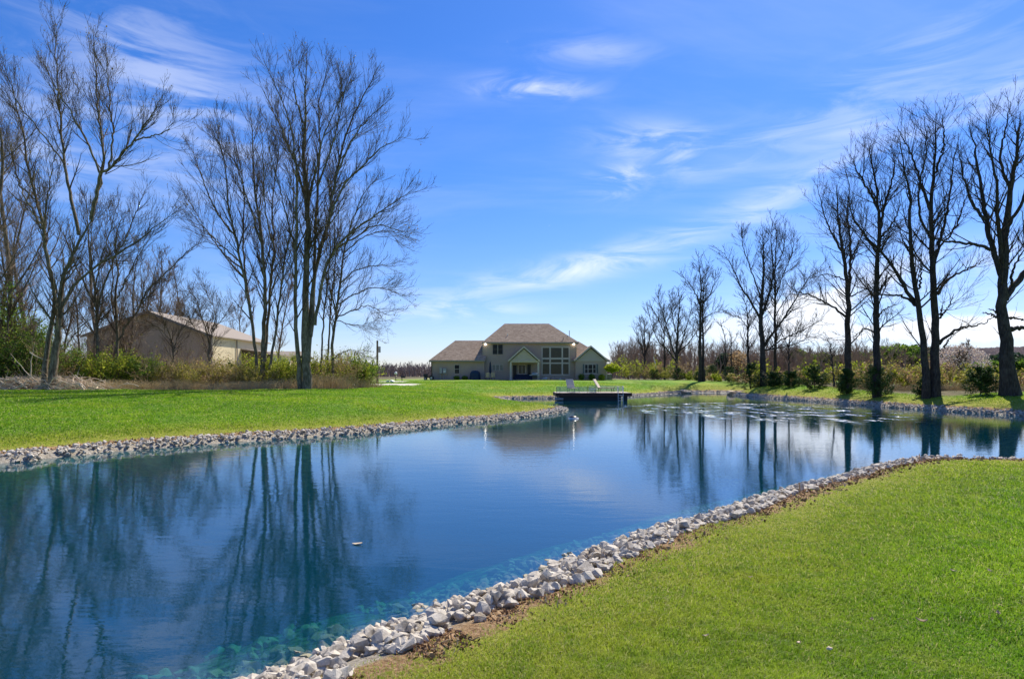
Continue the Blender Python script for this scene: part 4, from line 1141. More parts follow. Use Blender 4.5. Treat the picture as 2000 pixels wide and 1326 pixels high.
# lean-to on its far right
l0, l1_ = 63.5, 69.5; lx1 = wX(528, l0)
m1 = MB(); m1.prism([(bx1+.003,l0,gb0),(lx1,l0,gb0),(lx1,l0,wZ(690,l0)-.12),(bx1+.003,l0,wZ(684,l0))], (0, .12, 0)); lt = bp(m1, 'lean_to_front', M_LEANTO_SHADE)
m1 = MB(); m1.box(lx1-.12, lx1, l0+.123, l1_, gb0, wZ(690,l0)-.12); bp(m1, 'lean_to_wall', M_BARND)
m1 = MB(); m1.prism([(bx1+.003,l0-.3,wZ(684,l0)+.05),(lx1+.4,l0-.3,wZ(690,l0)-.10),(lx1+.4,l0-.3,wZ(690,l0)),(bx1+.003,l0-.3,wZ(684,l0)+.15)], (0, l1_-l0+.6, 0)); bp(m1, 'lean_to_roof', M_BROOF)
# low white shed farther right
sx0, sx1 = wX(536, 74), wX(579, 74); g2 = gz1(sx0, 74) - .1
shed = thing('low_shed', 'low pale shed with a grey roof seen between the trunks, right of the barn', 'shed', ((sx0+sx1)/2, 74, g2))
def sp_(mb, name, m, parent=None):
    mb.v = [(v[0]-(sx0+sx1)/2, v[1]-74, v[2]-g2) for v in mb.v]; return mb.build(name, m, parent or shed)
m1 = MB(); m1.box(sx0-4, sx1, 74, 79, g2, wZ(699,74)); sp_(m1, 'wall', M_BARND)
m1 = MB(); m1.prism([(sx0-4.2,73.7,wZ(699,74)),(sx0-4.2,76.5,wZ(688,76.5)),(sx0-4.2,79.3,wZ(699,74)),(sx0-4.2,79.3,wZ(699,74)+.12),(sx0-4.2,76.5,wZ(688,76.5)+.12),(sx0-4.2,73.7,wZ(699,74)+.12)], (sx1-sx0+4.5, 0, 0)); sp_(m1, 'roof', M_BROOF)
m1 = MB(); m1.box(sx0+.6, sx0+1.7, 73.94, 73.997, wZ(716,74), wZ(706,74)); w_ = sp_(m1, 'window', M_TRIM)
m1 = MB(); m1.box(sx0+.68, sx0+1.62, 73.92, 73.937, wZ(715,74), wZ(707,74)); sp_(m1, 'pane', M_GLASS, w_)

# ------------------------------------------------------------------ things round the house
def at_root(name, label, cat, loc, group=None): return thing(name, label, cat, loc, 0, group)
def put(mb, name, m, parent, **k): return mb.build(name, m, parent, **k)
ux, uy = X(865, YW), YW - .45
for i, (px, w_, lab) in enumerate(((861, .42, 'left one of two grey utility boxes on posts against the garage wall'), (868.3, .5, 'paler right-hand utility box with a meter window, by the garage wall'))):
    t = thing('utility_box', lab, 'utility box', (X(px, uy), uy, G0), 0, None)
    b = MB(); b.box(-w_/2, w_/2, 0, .22, 1.0 if i else 1.0, 1.75 + .1*(1-i)); put(b, 'cabinet', M_GREYM, t, bevel=.02)
    b = MB(); b.bar((-.08,.1,-.2),(-.08,.1,1.0),.05); put(b, 'post', M_GREYM, t)
    if i: b = MB(); b.box(-.16,.16,-.03,-.003,1.2,1.38); put(b, 'meter_window', M_WHITE, t)
t = thing('spa_cover', 'dark blue rounded cover over a hot tub or grill beside the house wall', 'covered grill', (X(928, 90), 90, G0))
b = MB(); b.lathe([(0,1.45),(.35,1.42),(.62,1.25),(.76,.95),(.80,.5),(.82,0)], (0,0,0), 24); put(b, 'cover', M_BLUEC, t, smooth=True)
b = MB(); b.lathe([(.835,.0),(.835,.12),(.80,.14)], (0,0,0), 24); put(b, 'hem', M_NAVY, t)
t = thing('patio_umbrella', 'closed navy patio umbrella standing between the two tan chairs', 'umbrella', (X(957.5, 89.6), 89.6, G0))
b = MB(); b.bar((0,0,0),(0,0,2.75),.025); put(b, 'pole', M_GREYM, t)
b = MB(); b.lathe([(.13,1.0),(.17,1.2),(.15,1.9),(.10,2.5),(.03,2.72),(0,2.74)], (0,0,0), 10); put(b, 'canopy', M_NAVY, t)
b = MB(); b.lathe([(0,.10),(.18,.09),(.25,0)], (0,0,0), 16); put(b, 'base', M_DARKP, t)
for i, px in enumerate((952.5, 963)):
    t = thing('patio_chair', ('tan high-backed patio chair left of the closed navy umbrella', 'tan high-backed patio chair right of the closed navy umbrella')[i], 'chair', (X(px, 89.4), 89.4, G0), 0, 'tan patio chairs')
    b = MB(); b.box(-.28,.28,-.28,.25,.38,.46); put(b, 'seat', M_TANC, t)
    b = MB(); b.box(-.28,.28,-.33,-.27,.46,1.10); put(b, 'backrest', M_TANC, t, bevel=.02)
    for a_ in (-.25, .25):
        for c_ in (-.25, .22): b = MB(); b.bar((a_,c_,0),(a_,c_,.38),.025); put(b, 'leg', M_WOODD, t)
t = thing('grill', 'silver and black grill standing at the right porch post', 'grill', (X(1044, 88.9), 88.4, G0))
b = MB(); b.box(-.35,.35,-.25,.25,.25,.75); put(b, 'cart', M_DARKP, t)
b = MB(); b.prism([(-.40,-.3,.78),(-.40,.3,.78),(-.40,.25,1.0),(-.40,0,1.12),(-.40,-.25,1.0)], (.8,0,0)); put(b, 'lid', M_GREYM, t)
b = MB(); b.box(-.75,-.42,-.22,.22,.72,.77); b.box(.42,.70,-.22,.22,.72,.77); put(b, 'side_shelf', M_WHITE, t)
t = thing('patio_sofa', 'dark low sofa on the shaded porch', 'sofa', (X(1022, 90.5), 90.5, G0+.06))
b = MB(); b.box(-1.1,1.1,-.4,.4,.1,.42); put(b, 'seat', M_NAVY, t); b = MB(); b.box(-1.1,1.1,.28,.42,.43,.8); put(b, 'backrest', M_NAVY, t)
for sx in (-1, 1): b = MB(); b.box(sx*1.2-.1, sx*1.2+.1,-.4,.42,.0,.6); put(b, 'armrest', M_NAVY, t)
t = thing('air_conditioner', 'dark grey air-conditioning unit at the right end of the house', 'air conditioner', (X(1189, 92), 92.3, G0))
b = MB(); b.box(-.42,.42,-.4,.4,0,.95); put(b, 'case', M_GREYM, t, bevel=.03)
b = MB(); b.lathe([(.0,.99),(.33,.98),(.36,.953)], (0,0,0), 20); put(b, 'fan_guard', M_DARKP, t)
b = MB()
for k in range(9): b.box(-.38,.38,-.415,-.403,.1+.09*k,.14+.09*k)
put(b, 'louvre', M_DARKP, t)
t = thing('lawn_tractor', 'small dark lawn tractor parked at the left corner of the house', 'lawn tractor', (X(838.5, 90.2), 90.2, gz1(X(838.5, 90.2), 90.2)))
b = MB(); b.box(-.75,.45,-.3,.3,.35,.55); b.prism([(-.8,-.25,.55),(-.8,-.25,.85),(-.25,-.25,.92),(-.2,-.25,.55)], (0,.5,0)); put(b, 'body', M_DARKP, t, bevel=.03)
b = MB(); b.box(.05,.4,-.22,.22,.56,.66); b.box(.36,.44,-.22,.22,.66,1.0); put(b, 'seat', M_DARKP, t)
b = MB(); b.bar((-.25,0,.85),(-.05,0,1.05),.02); b.lathe([(.16,-.015),(.18,0),(.16,.015)], (-.05,0,1.06), 16); put(b, 'steering_wheel', M_DARKP, t)
for x_, r_ in ((-.55,.22),(.35,.3)):
    for y_ in (-.36,.36): b = MB(); b.bar((x_,y_-.09,r_),(x_,y_+.09,r_),r_,16); wl = put(b, 'wheel', M_DARKP, t); b = MB(); b.bar((x_,y_-.1,r_),(x_,y_+.1,r_),r_*.45,12); put(b, 'rim', M_WHITE, wl)
for i, (px, w_, h_, lab) in enumerate(((1064.5,.55,.42,'palest and largest landscaping boulder below the tall windows'),(1069.5,.4,.35,'round pale boulder second from left below the tall windows'),(1080,.42,.35,'brownish boulder in the middle of the bed below the tall windows'),(1094,.34,.3,'smallest pale boulder at the right end of the bed below the tall windows'))):
    V, F = hull_stone(500+i, 16, 1); o = obj_np('boulder', V*np.array([w_,w_*.8,h_]), F, simple('boulder_stone', ((.55,.50,.42),(.62,.42,.26),(.42,.30,.22),(.50,.47,.36))[i], .9, 0, .2, 6, .4)); o.location = (X(px,90.6), 90.6, G0+h_*.45)
    tag(o, lab, 'boulder', 'boulders below the tall windows')
# drive fittings
def ground_at(px, D): return (wX(px, D), D, gz1(wX(px, D), D))
t = thing('yard_lamp', 'white lamp on a thin dark post beside the pale driveway', 'lamp post', ground_at(773, 78))
hh_ = wZ(727, 78) - t.location.z
b = MB(); b.bar((0,0,0),(0,0,hh_-.3),.045); put(b, 'post', M_DARKP, t)
b = MB(); b.lathe([(.07,0),(.17,.06),(.18,.25),(.08,.38),(0,.40)], (0,0,hh_-.3), 12); put(b, 'lantern', M_WHITE, t)
t = thing('mailbox', 'dark mailbox on a short post by the driveway', 'mailbox', ground_at(785, 76))
b = MB(); b.bar((0,0,-.1),(0,0,.5),.05); put(b, 'post', M_WOODD, t)
b = MB(); b.box(-.1,.42,-.12,.12,.38,.55); b.prism([(-.1,-.12,.55),(-.1,.12,.55),(-.1,.06,.63),(-.1,-.06,.63)], (.52,0,0)); put(b, 'box', M_DARKP, t)
for i, px in enumerate((758, 763, 767)):
    V, F = hull_stone(520+i, 14, .8); o = obj_np('white_stone', V*.26, F, M_WHITE); p = ground_at(px, 66); o.location = (p[0], p[1], p[2]+.1)
    tag(o, ('leftmost', 'middle', 'rightmost')[i] + ' of three white stones lined up at the driveway edge', 'stone', 'white stones at the driveway')
t = thing('utility_pole', 'tall weathered utility pole rising above the yellow-green bushes near the driveway', 'utility pole', ground_at(737, 62))
hh_ = wZ(665, 62) - t.location.z
b = MB(); b.bar((0,0,-.2),(0,0,hh_),.13,10,.09); put(b, 'pole', M_BARK_L, t)
b = MB(); b.lathe([(.0,0),(.14,0),(.14,.6),(0,.65)], (.2,0,hh_*.72), 10); put(b, 'transformer', M_GREYM, t)
t = thing('fence_post', 'short thin pole poking out of the bushes right of the tall trees', 'pole', ground_at(692.5, 58))
b = MB(); b.bar((0,0,-.2),(0,0,wZ(687,58)-t.location.z),.07,8,.05); put(b, 'pole', M_BARK_L, t)
# road across the right field, sign
M_ROAD = simple('asphalt_pale', (.46, .45, .42), .9, 0, .1, .8)
rx = np.linspace(0, 330, 90); ry = 150 + .12*rx
Vr = []; 
for x_, y_ in zip(rx, ry): 
    for o_ in (-3.2, 3.2): Vr.append((x_ + 40, y_ + o_, float(gz([x_+40], [y_+o_])[0]) + .12))
Fr = np.array([[2*i, 2*i+2, 2*i+3, 2*i+1] for i in range(89)])
o = obj_np('road', np.array(Vr), Fr, M_ROAD); tag(o, kind='structure')
M_YEL = simple('sign_yellow', (.80, .68, .02), .4, 0, .05)
t = thing('road_sign', 'yellow diamond warning sign with a smaller plate below, left of the thickest trunk', 'road sign', (wX(1953, 112), 112, gz1(wX(1953,112),112)))
zc_ = wZ(720, 112) - t.location.z; sz_ = .95
b = MB(); b.bar((0,0,0),(0,0,zc_+sz_*1.05),.05); put(b, 'post', M_GREYM, t)
b = MB(); b.prism([(-sz_*.72,-.06,zc_),(0,-.06,zc_-sz_*.8),(sz_*.72,-.06,zc_),(0,-.06,zc_+sz_*.8)], (0,.03,0)); pl_ = put(b, 'sign_panel', M_YEL, t)
b = MB(); b.prism([(-.10,-.075,zc_-.28),(.10,-.075,zc_-.28),(.10,-.075,zc_),(.30,-.075,zc_),(0,-.075,zc_+.36),(-.30,-.075,zc_),(-.10,-.075,zc_)], (0,.012,0)); put(b, 'symbol', M_DARKP, pl_)
b = MB(); b.box(-.62,.62,-.06,-.03,zc_-1.28,zc_-.86); put(b, 'plate', M_YEL, t)
b = MB(); b.prism([(-.3,-.06,zc_+.72),(.3,-.06,zc_+.72),(.3,-.06,zc_+.98),(-.3,-.06,zc_+.98)], (0,.03,0)); put(b, 'top_plate', M_YEL, t)

# ------------------------------------------------------------------ swimming dock
DF, DB = 46.6, 49.9                      # front and back edge
zd = wZ(767, DF); dx0, dx1 = wX(1086.5, DF), wX(1233.5, DF)
M_DECK = simple('deck_boards', (.52, .44, .38), .75, 0, .15, 5, .2)
M_SKIRT = simple('dock_fascia', (.060, .034, .026), .6, 0, .25, 4, .2)
M_UNDER = simple('dock_shade_and_piling', (.018, .028, .035), .7, 0, .3, 2)
M_ACR, gg, out = mat('frosted_clear_panel')
a_ = gg.n('ShaderNodeBsdfTransparent'); a_.inputs['Color'].default_value = (.88, .92, .93, 1)
b_ = gg.n('ShaderNodeBsdfPrincipled'); b_.inputs['Base Color'].default_value = (.50, .58, .60, 1); b_.inputs['Roughness'].default_value = .15
x_ = gg.n('ShaderNodeMixShader'); x_.inputs[0].default_value = .2
gg.t.links.new(a_.outputs[0], x_.inputs[1]); gg.t.links.new(b_.outputs[0], x_.inputs[2]); gg.t.links.new(x_.outputs[0], out.inputs['Surface'])
dock = thing('dock', 'brown-fasciaed swimming dock with low clear side panels at the far end of the pond', 'dock', ((dx0+dx1)/2, (DF+DB)/2, 0))
def dp(mb, name, m, parent=None, **k):
    mb.v = [(v[0]-(dx0+dx1)/2, v[1]-(DF+DB)/2, v[2]) for v in mb.v]; return mb.build(name, m, parent or dock, **k)
b = MB(); n_ = 24
for k in range(n_):
    a0 = dx0 + (dx1-dx0)*k/n_; b.box(a0+.006, a0+(dx1-dx0)/n_-.006, DF+.04, DB, zd-.045, zd)
dp(b, 'deck', M_DECK)
b = MB(); b.box(dx0, dx1, DF-.01, DF+.035, zd-.27, zd-.01); b.box(dx0-.04, dx0-.003, DF, DB, zd-.27, zd-.01); b.box(dx1+.003, dx1+.04, DF, DB, zd-.27, zd-.01); dp(b, 'fascia', M_SKIRT)
b = MB(); b.box(dx0+.25, dx1-.75, DF+.2, DB-.1, -.3, zd-.28); dp(b, 'under_dock_shade', M_UNDER)  # dark box filling the gap, stands in for the shade under the deck
b = MB(); b.bar((dx0-.1, DF+.25, .13),(dx0+.55, DF+.25, .13), .11, 14); dp(b, 'float_tank', M_GREYM)
b = MB(); b.box(dx1-.62, dx1-.30, DF+.1, DF+.4, -.5, zd-.28); dp(b, 'piling', M_UNDER)
zp = wZ(755.5, DF)
def panel(x0, x1, y, h=zp):
    b = MB(); b.box(x0, x1, y, y+.012, zd+.03, h); p_ = dp(b, 'side_panel', M_ACR)
    b = MB(); b.box(x0, x1, y-.012, y+.024, h+.003, h+.018); dp(b, 'rail_cap', M_GREYM, p_)
panel(dx0+.02, dx0+2.35, DF+.06); panel(dx0+2.4, dx0+3.0, DF+.06, zp-.05)
panel(dx0+2.9, dx0+4.3, DB-.1, wZ(753, DB)-.02); panel(dx0+4.35, dx1-.55, DB-.1, wZ(753, DB)-.02); panel(dx1-.5, dx1-.02, DB-.1, wZ(753,DB)-.04)
for x_ in (dx0+.02, dx0+.28, dx0+2.37, dx0+3.02): b = MB(); b.bar((x_,DF+.08,zd),(x_,DF+.08,zp),.016); dp(b, 'rail_post', M_DARKP)
for x_ in (dx0+2.88, dx0+4.32, dx1-.53): b = MB(); b.bar((x_,DB-.08,zd),(x_,DB-.08,zp),.016); dp(b, 'rail_post', M_DARKP)
lx = wX(1212, DF)
t = thing('swim_ladder', 'white metal swim ladder with hooped handrails hanging off the dock front', 'ladder', (lx, DF-.06, 0))
for s_ in (-.19, .19):
    b = MB(); pts = [(s_,0,-.35),(s_,0,zd+.2),(s_,.02,zd+.42),(s_,.12,zd+.50),(s_,.26,zd+.46),(s_,.36,zd+.02)]
    for p_, q_ in zip(pts, pts[1:]): b.bar(p_, q_, .022)
    put(b, 'handrail', M_WHITE, t)
for z_ in (.02, .20, .40): b = MB(); b.box(-.17,.17,-.05,.05,z_,z_+.035); put(b, 'step', M_WHITE, t)
# loungers: sling on dark frame, back raised
def lounger(label, loc, rz):
    t = thing('sun_lounger', label, 'sun lounger', loc, rz, 'sun loungers on the dock')
    b = MB(); 
    for s_ in (-.29, .29): b.bar((s_,-.62,.33),(s_,.62,.33),.022)
    b.bar((-.29,-.62,.33),(.29,-.62,.33),.022)
    put(b, 'frame', M_WOODD, t)
    b = MB(); b.box(-.27,.27,-.60,.60,.335,.355); put(b, 'seat_sling', M_WHITE if 0 else M_SLING, t)
    b = MB(); c_, s2 = math.cos(R(58)), math.sin(R(58)); L_ = .78
    b.prism([(-.28,.60,.35),(-.28,.60+L_*c_,.35+L_*s2),(-.28,.575+L_*c_,.365+L_*s2),(-.28,.575,.365)], (.56,0,0)); br = put(b, 'backrest', M_SLING, t)
    b = MB()
    for s_ in (-.295,.295): b.bar((s_,.60,.34),(s_,.60+L_*c_,.34+L_*s2),.018)
    put(b, 'back_frame', M_PALEM, br)
    b = MB(); b.bar((0,.60+L_*.6*c_,.34+L_*.6*s2),(0,.98,.04),.015); put(b, 'back_strut', M_WOODD, t)
    for sx in (-.28,.28):
        for sy in (-.50,.52): b = MB(); b.bar((sx,sy,.33),(sx,sy+(-.06 if sy<0 else .06),0),.02); put(b, 'leg', M_WOODD, t)
    return t
M_SLING = simple('sling_fabric', (.64, .54, .42), .8, 0, .08, 3)
M_PALEM = simple('cream_metal', (.66, .62, .52), .4, 0, .05)
lounger('left sun lounger on the dock, facing the pond with its pale back raised', (wX(1119, 48.0), 47.7, zd), R(12))
lounger('right sun lounger on the dock, turned sideways with its feet to the right', (wX(1184, 48.6), 48.6, zd), R(62))
t = thing('side_table', 'low round-topped table on the dock between the two loungers', 'table', (wX(1159, 47.4), 47.4, zd))
b = MB(); b.lathe([(0,.27),(.34,.27),(.35,.25),(.33,.235),(0,.235)], (0,0,0), 24); put(b, 'table_top', M_GREYM, t)
for k in range(4): b = MB(); a_ = k*1.571+.4; b.bar((.22*math.cos(a_),.22*math.sin(a_),.24),(.26*math.cos(a_),.26*math.sin(a_),0),.015); put(b, 'leg', M_GREYM, t)

# far bank boulders, float and flotsam
for px, py, D, w_, lab in ((1339,766,66.5,.75,'rounded tan boulder on the far bank behind the dock, mirrored in the water'),(1427,768.5,61.5,.62,'flat tan boulder at the bend of the far right bank')):
    V, F = hull_stone(540+px, 18, .62); o = obj_np('boulder', V*w_, F, simple('boulder_tan', (.50,.40,.28), .9, 0, .25, 4, .5)); x_ = wX(px,D); o.location = (x_, D, wZ(py,D)+.0)
    tag(o, lab, 'boulder')
t = thing('float_buoy', 'small dark and pale float lying on the water off the grassy point', 'float', (wX(1120, 27.0), 27.0, 0))
b = MB(); b.lathe([(0,.12),(.12,.11),(.20,.05),(.22,-.02),(.15,-.08)], (0,0,0), 18); put(b, 'body', M_DARKP, t, smooth=True)
b = MB(); b.lathe([(.225,-.01),(.235,.015),(.21,.045)], (0,0,0), 18); put(b, 'rim', M_WHITE, t)
# floating leaf near mid pond
D_ = FPX*EYE/(1063-HZ)
lf = obj_np('floating_leaf', np.array([(-.055,0,.012),(-.01,-.022,.006),(.05,-.008,.014),(.06,.01,.02),(.0,.026,.006),(-.03,.018,.01),(-.055,0,.006),(-.01,-.022,.0),(.05,-.008,.008),(.06,.01,.014),(.0,.026,.0),(-.03,.018,.004)]), [np.array([[0,1,2,3,4,5]]), np.array([[11,10,9,8,7,6]])], M_PALE)
lf.location = (wX(697, D_), D_, .004); tag(lf, 'single pale curled leaf floating on the open dark water', 'leaf')

# scraps on the near lawn
for i, (px, py, L_, kind, lab) in enumerate(((1465,1108,.05,'w','small white scrap lying in the near grass not far from the stones'),(1619,1247,.07,'w','pale pebble in the grass at the bottom of the near lawn'),
    (1800,1197,.09,'b','curled brown dead leaf, darkest scrap on the near lawn'),(1702,1193,.07,'b','light brown dead leaf left of the darkest curled one'),(1862,1104,.07,'p','pale straw-coloured leaf high on the near lawn'),
    (1378,1220,.06,'w','pale feather-like scrap at the left of the near lawn'),(1934,1102,.07,'p','small tan leaf near the right side of the lawn'),(1560,1235,.05,'b','tiny brown leaf above the pale pebble'),(1950,1185,.08,'b','brown leaf near the right picture edge'))):
    D_ = FPX*(EYE-.42)/(py-HZ); x_ = wX(px, D_); L_ *= .68
    m_ = {'w': M_PALE, 'b': M_TANC, 'p': M_PALE}[kind]
    if 'pebble' in lab: V, F = hull_stone(600+i, 24, .6); o = obj_np('pebble', V*L_*.40, F, m_)
    else:
        rs = np.random.RandomState(600+i); u_ = np.linspace(-1, 1, 6)
        V = []
        for a_ in u_:
            wd_ = .42*(1-a_*a_)**.6 + .03; zc_ = .22*a_*a_ + rs.uniform(-.03,.03)
            V += [(a_*L_*.5, -wd_*L_*.5, (zc_+.16)*L_), (a_*L_*.5, 0, zc_*L_), (a_*L_*.5, wd_*L_*.5, (zc_+.14)*L_)]
        F = [[3*i_+j_, 3*i_+j_+1, 3*i_+j_+4, 3*i_+j_+3] for i_ in range(5) for j_ in range(2)]
        o = obj_np('dead_leaf', np.array(V), np.array(F), m_); o.rotation_euler = (0, 0, i*1.3)
    o.location = (x_, D_, gz1(x_, D_) + .05); tag(o, lab, 'pebble' if 'pebble' in lab else 'leaf')
# ------------------------------------------------------------------ shrubs, evergreens, far woods
def shrub(name, label, X_, Y_, H, Wd, seed, leafm, nleaf, stemm=None, group=None, nst=14, lsz=.05, cat='shrub', up=.5, low=.1, z=None):
    rs = np.random.RandomState(seed); z0 = gz1(X_, Y_) if z is None else z
    root = thing(name, label, cat, (X_, Y_, z0), 0, group)
    a = rs.uniform(0, 6.28, nst); rr_ = rs.rand(nst)**.5
    B_ = np.stack([np.cos(a)*rr_*Wd*.22, np.sin(a)*rr_*Wd*.22, np.full(nst, -.08)], 1)
    Tp = np.stack([np.cos(a)*rr_*Wd*.62, np.sin(a)*rr_*Wd*.62, H*rs.uniform(.55, 1.08, nst)*(1 - .35*rr_)], 1)
    t = np.linspace(0, 1, 7)[None, :, None]
    P0 = B_[:, None]*(1-t) + Tp[:, None]*t + rs.normal(0, .035*H, (nst, 7, 3))*np.sin(t*3.1)
    R0 = (.016 + .006*H)*(1 - .8*np.linspace(0, 1, 7))[None]*np.ones((nst, 1))
    P1, R1 = grow(rs, P0, R0, 9, (.15, 1), lambda L, t, rs, n: H*(.12 + .25*rs.rand(n)), (20, 65), 5, up*.6, .12, .6, .007)
    P2, R2 = grow(rs, P1, R1, 4, (.2, 1), lambda L, t, rs, n: L*(.3 + .4*rs.rand(n)), (20, 60), 3, up*.5, .12, .6, .005)
    ac = Acc(); ac.tubes(P0, R0, 5); ac.tubes(P1, R1, 3); ac.tubes(P2, R2, 3)
    ac.obj('stems', stemm or M_TWIG_L, root)
    if nleaf:
        src = np.concatenate([P2.reshape(-1, 3), P1[:, 1:].reshape(-1, 3)])
        src = src[src[:, 2] > low*H]
        leaves(rs, src[rs.randint(0, len(src), nleaf)], lsz, leafm, 'leaves', root, .05*H**.5, 1.7)
    return root
def dry_grass(name, label, X_, Y_, H, Wd, seed, n=260, m=None, group=None, cat='dry grass'):
    rs = np.random.RandomState(seed); z0 = gz1(X_, Y_)
    a = rs.uniform(0, 6.28, n); r = rs.rand(n)**.6*Wd*.5
    S = np.stack([np.cos(a)*r, np.sin(a)*r*.7, np.full(n, -.03)], 1)
    h = H*rs.uniform(.4, 1.1, n); ln = rs.normal(0, .35, (n, 2))
    t = np.linspace(0, 1, 5)[None, :, None]
    D_ = np.stack([ln[:, 0]*h, ln[:, 1]*h, h], 1)
    P = S[:, None] + D_[:, None]*t + np.stack([ln[:, 0]*h*.5, ln[:, 1]*h*.5, -h*.25], 1)[:, None]*t**3
    V, F = tubes(P, np.full((n, 5), .007)*(1.1 - np.linspace(0, 1, 5)), 3)
    o = obj_np(name, V, F, m or M_DRY); o.location = (X_, Y_, z0)
    tag(o, label, cat, group); return o
rr = random.Random(77)
# undergrowth before and under the left trees: (px, D, H, W, kind)
UG = []
for i in range(39):
    px = -30 + i*19.5 + rr.uniform(-7, 7)
    D = np.interp(px, [0, 100, 300, 480, 640, 735], [39.2, 39.3, 40.5, 42, 45, 51]) + rr.uniform(0, 1.6)
    ptop = np.interp(px, [-20, 60, 110, 150, 230, 400, 470, 560, 640, 700, 740], [640, 645, 675, 690, 696, 708, 702, 712, 688, 690, 706]) + rr.uniform(-10, 12)
    UG.append((px, D, ptop))
for i in range(30):
    px = -30 + i*25 + rr.uniform(-9, 9)
    D = np.interp(px, [0, 100, 300, 480, 640, 735], [42, 42, 43.5, 45, 49, 54]) + rr.uniform(0, 2.5)
    ptop = np.interp(px, [-20, 60, 110, 230, 400, 470, 560, 640, 700, 740], [610, 640, 670, 690, 705, 695, 705, 690, 688, 706]) + rr.uniform(-8, 10)
    UG.append((px, D, ptop))
UG.sort()
KD = {'y': (M_LEAF_Y, 'yellow-green budding shrub'), 'g': (M_LEAF_G, 'green leafy shrub'), 'o': (M_LEAF_O, 'olive twiggy shrub'), 'b': (M_LEAF_B, 'brown twiggy shrub')}
for i, (px, D, pt) in enumerate(UG):
    if px < 75: k = rr.choice('ggyg')
    elif px < 160: k = rr.choice('gob')
    elif px < 300: k = rr.choice('ogyo')
    elif px < 480: k = rr.choice('obbo')
    elif px < 590: k = rr.choice('oyoy')
    else: k = rr.choice('yyyg' if px > 690 else 'yyob')
    X_ = wX(px, D); H = max(.9, wZ(pt, D) - gz1(X_, D))
    n = {'y': 2300, 'g': 3000, 'o': 1300, 'b': 700}[k]
    wh = ('by the brush pile' if px < 190 else 'before the shaded gable' if px < 410 else 'before the bright barn wall' if px < 540 else 'under the tallest maples' if px < 650 else 'near the driveway')
    shrub('shrub', '%s %s on the left side, plant %d' % (KD[k][1], wh, i + 1), X_, D, H, 1.9 + .35*H, 700 + i, KD[k][0], n, M_TWIG_L if k in 'yg' else M_DRY,
          'undergrowth shrubs on the left', 13, .062 if k != 'b' else .05)
for i in range(30):
    px = 10 + i*24.5 + rr.uniform(-8, 8)
    D = np.interp(px, [0, 100, 300, 480, 640, 735], [38.2, 38.4, 39.3, 40.4, 43, 49.6]) + rr.uniform(-.2, .6)
    H = rr.uniform(.5, 1.0) if px < 590 else rr.uniform(1.0, 1.6)
    dry_grass('dry_grass_clump', 'tan dry grass clump %d from the left along the left lawn edge' % (i + 1), wX(px, D), D, H, 2.1, 900 + i, 300, M_DRY if px > 200 or i % 2 else M_PALE, 'dry grass clumps on the left')
# evergreen thicket at the far left
for i, (px, D, pt, wd) in enumerate(((-25, 42, 520, 3.0), (22, 43.5, 590, 2.6), (60, 44.5, 622, 2.4))):
    X_ = wX(px, D); H = wZ(pt, D) - gz1(X_, D)
    shrub('cedar_bush', ('tall dark green cedar-like bush cut by the left picture edge', 'dark green bush second from the left edge of the thicket', 'lower green bush just left of the forked maple')[i], X_, D, H, wd, 960 + i, M_LEAF_G, 7500, None, 'green bushes at the left edge', 16, .075, 'bush', .7, .05)
for i, (px, D, pt) in enumerate(((188,46,640),(215,48,600),(248,47,650),(283,49,640),(318,47.5,655),(362,48,640),(392,50,665),(150,45,650))):
    X_ = wX(px, D); shrub('twiggy_bush', 'tall leafless grey twiggy bush before the barn gable, bush %d of eight from the left' % (sorted([188,215,248,283,318,362,392,150]).index(px) + 1), X_, D, wZ(pt, D) - gz1(X_, D), 3.0, 1700 + i, M_LEAF_O, 160, M_TWIG_G, 'leafless bushes before the barn', 12, .05, 'bush')
# brush pile: bleached cut branches
for i in range(3):
    rs = np.random.RandomState(980 + i)
    px, D = ((40, 37.6), (115, 37.4), (172, 37.7))[i]
    n = (110, 120, 60)[i]; wd = (2.6, 2.6, 1.9)[i]; hh_ = (1.2, 1.3, .7)[i]
    S = np.stack([rs.normal(0, wd*.42, n), rs.normal(0, .5, n), rs.rand(n)*hh_*.65], 1)
    a = rs.normal(0, .35, n) + np.where(rs.rand(n) < .5, 0, np.pi); el = rs.normal(.05, .22, n); L = rs.uniform(.6, 2.2, n)
    D_ = np.stack([np.cos(a)*np.cos(el), np.sin(a)*np.cos(el)*.5, np.sin(el)], 1)*L[:, None]
    t = np.linspace(-.5, .5, 7)[None, :, None]
    P0 = S[:, None] + D_[:, None]*t + rs.normal(0, .05, (n, 7, 3)); P0[:, :, 2] = np.maximum(P0[:, :, 2] - .25*(t[..., 0]*2)**2, .02)
    R0 = rs.uniform(.014, .040, n)[:, None]*(1.1 - np.linspace(0, 1, 7))[None]
    P1, R1 = grow(rs, P0, R0, 4, (.2, 1), lambda L, t, rs, n: .25 + .5*rs.rand(n), (25, 55), 4, .05, .15, .6, .006)
    P1[:, :, 2] = np.maximum(P1[:, :, 2], .02)
    ac = Acc(); ac.tubes(P0, R0, 5); ac.tubes(P1, R1, 3)
    o = ac.obj('brush_pile', M_PALE); o.location = (wX(px, D), D, gz1(wX(px, D), D))
    tag(o, ('left end of the heap of bleached cut branches on the lawn edge', 'heap of bleached cut branches at the foot of the forked maple', 'low right end of the bleached branch heap')[i], 'brush pile', 'heaps of cut branches')
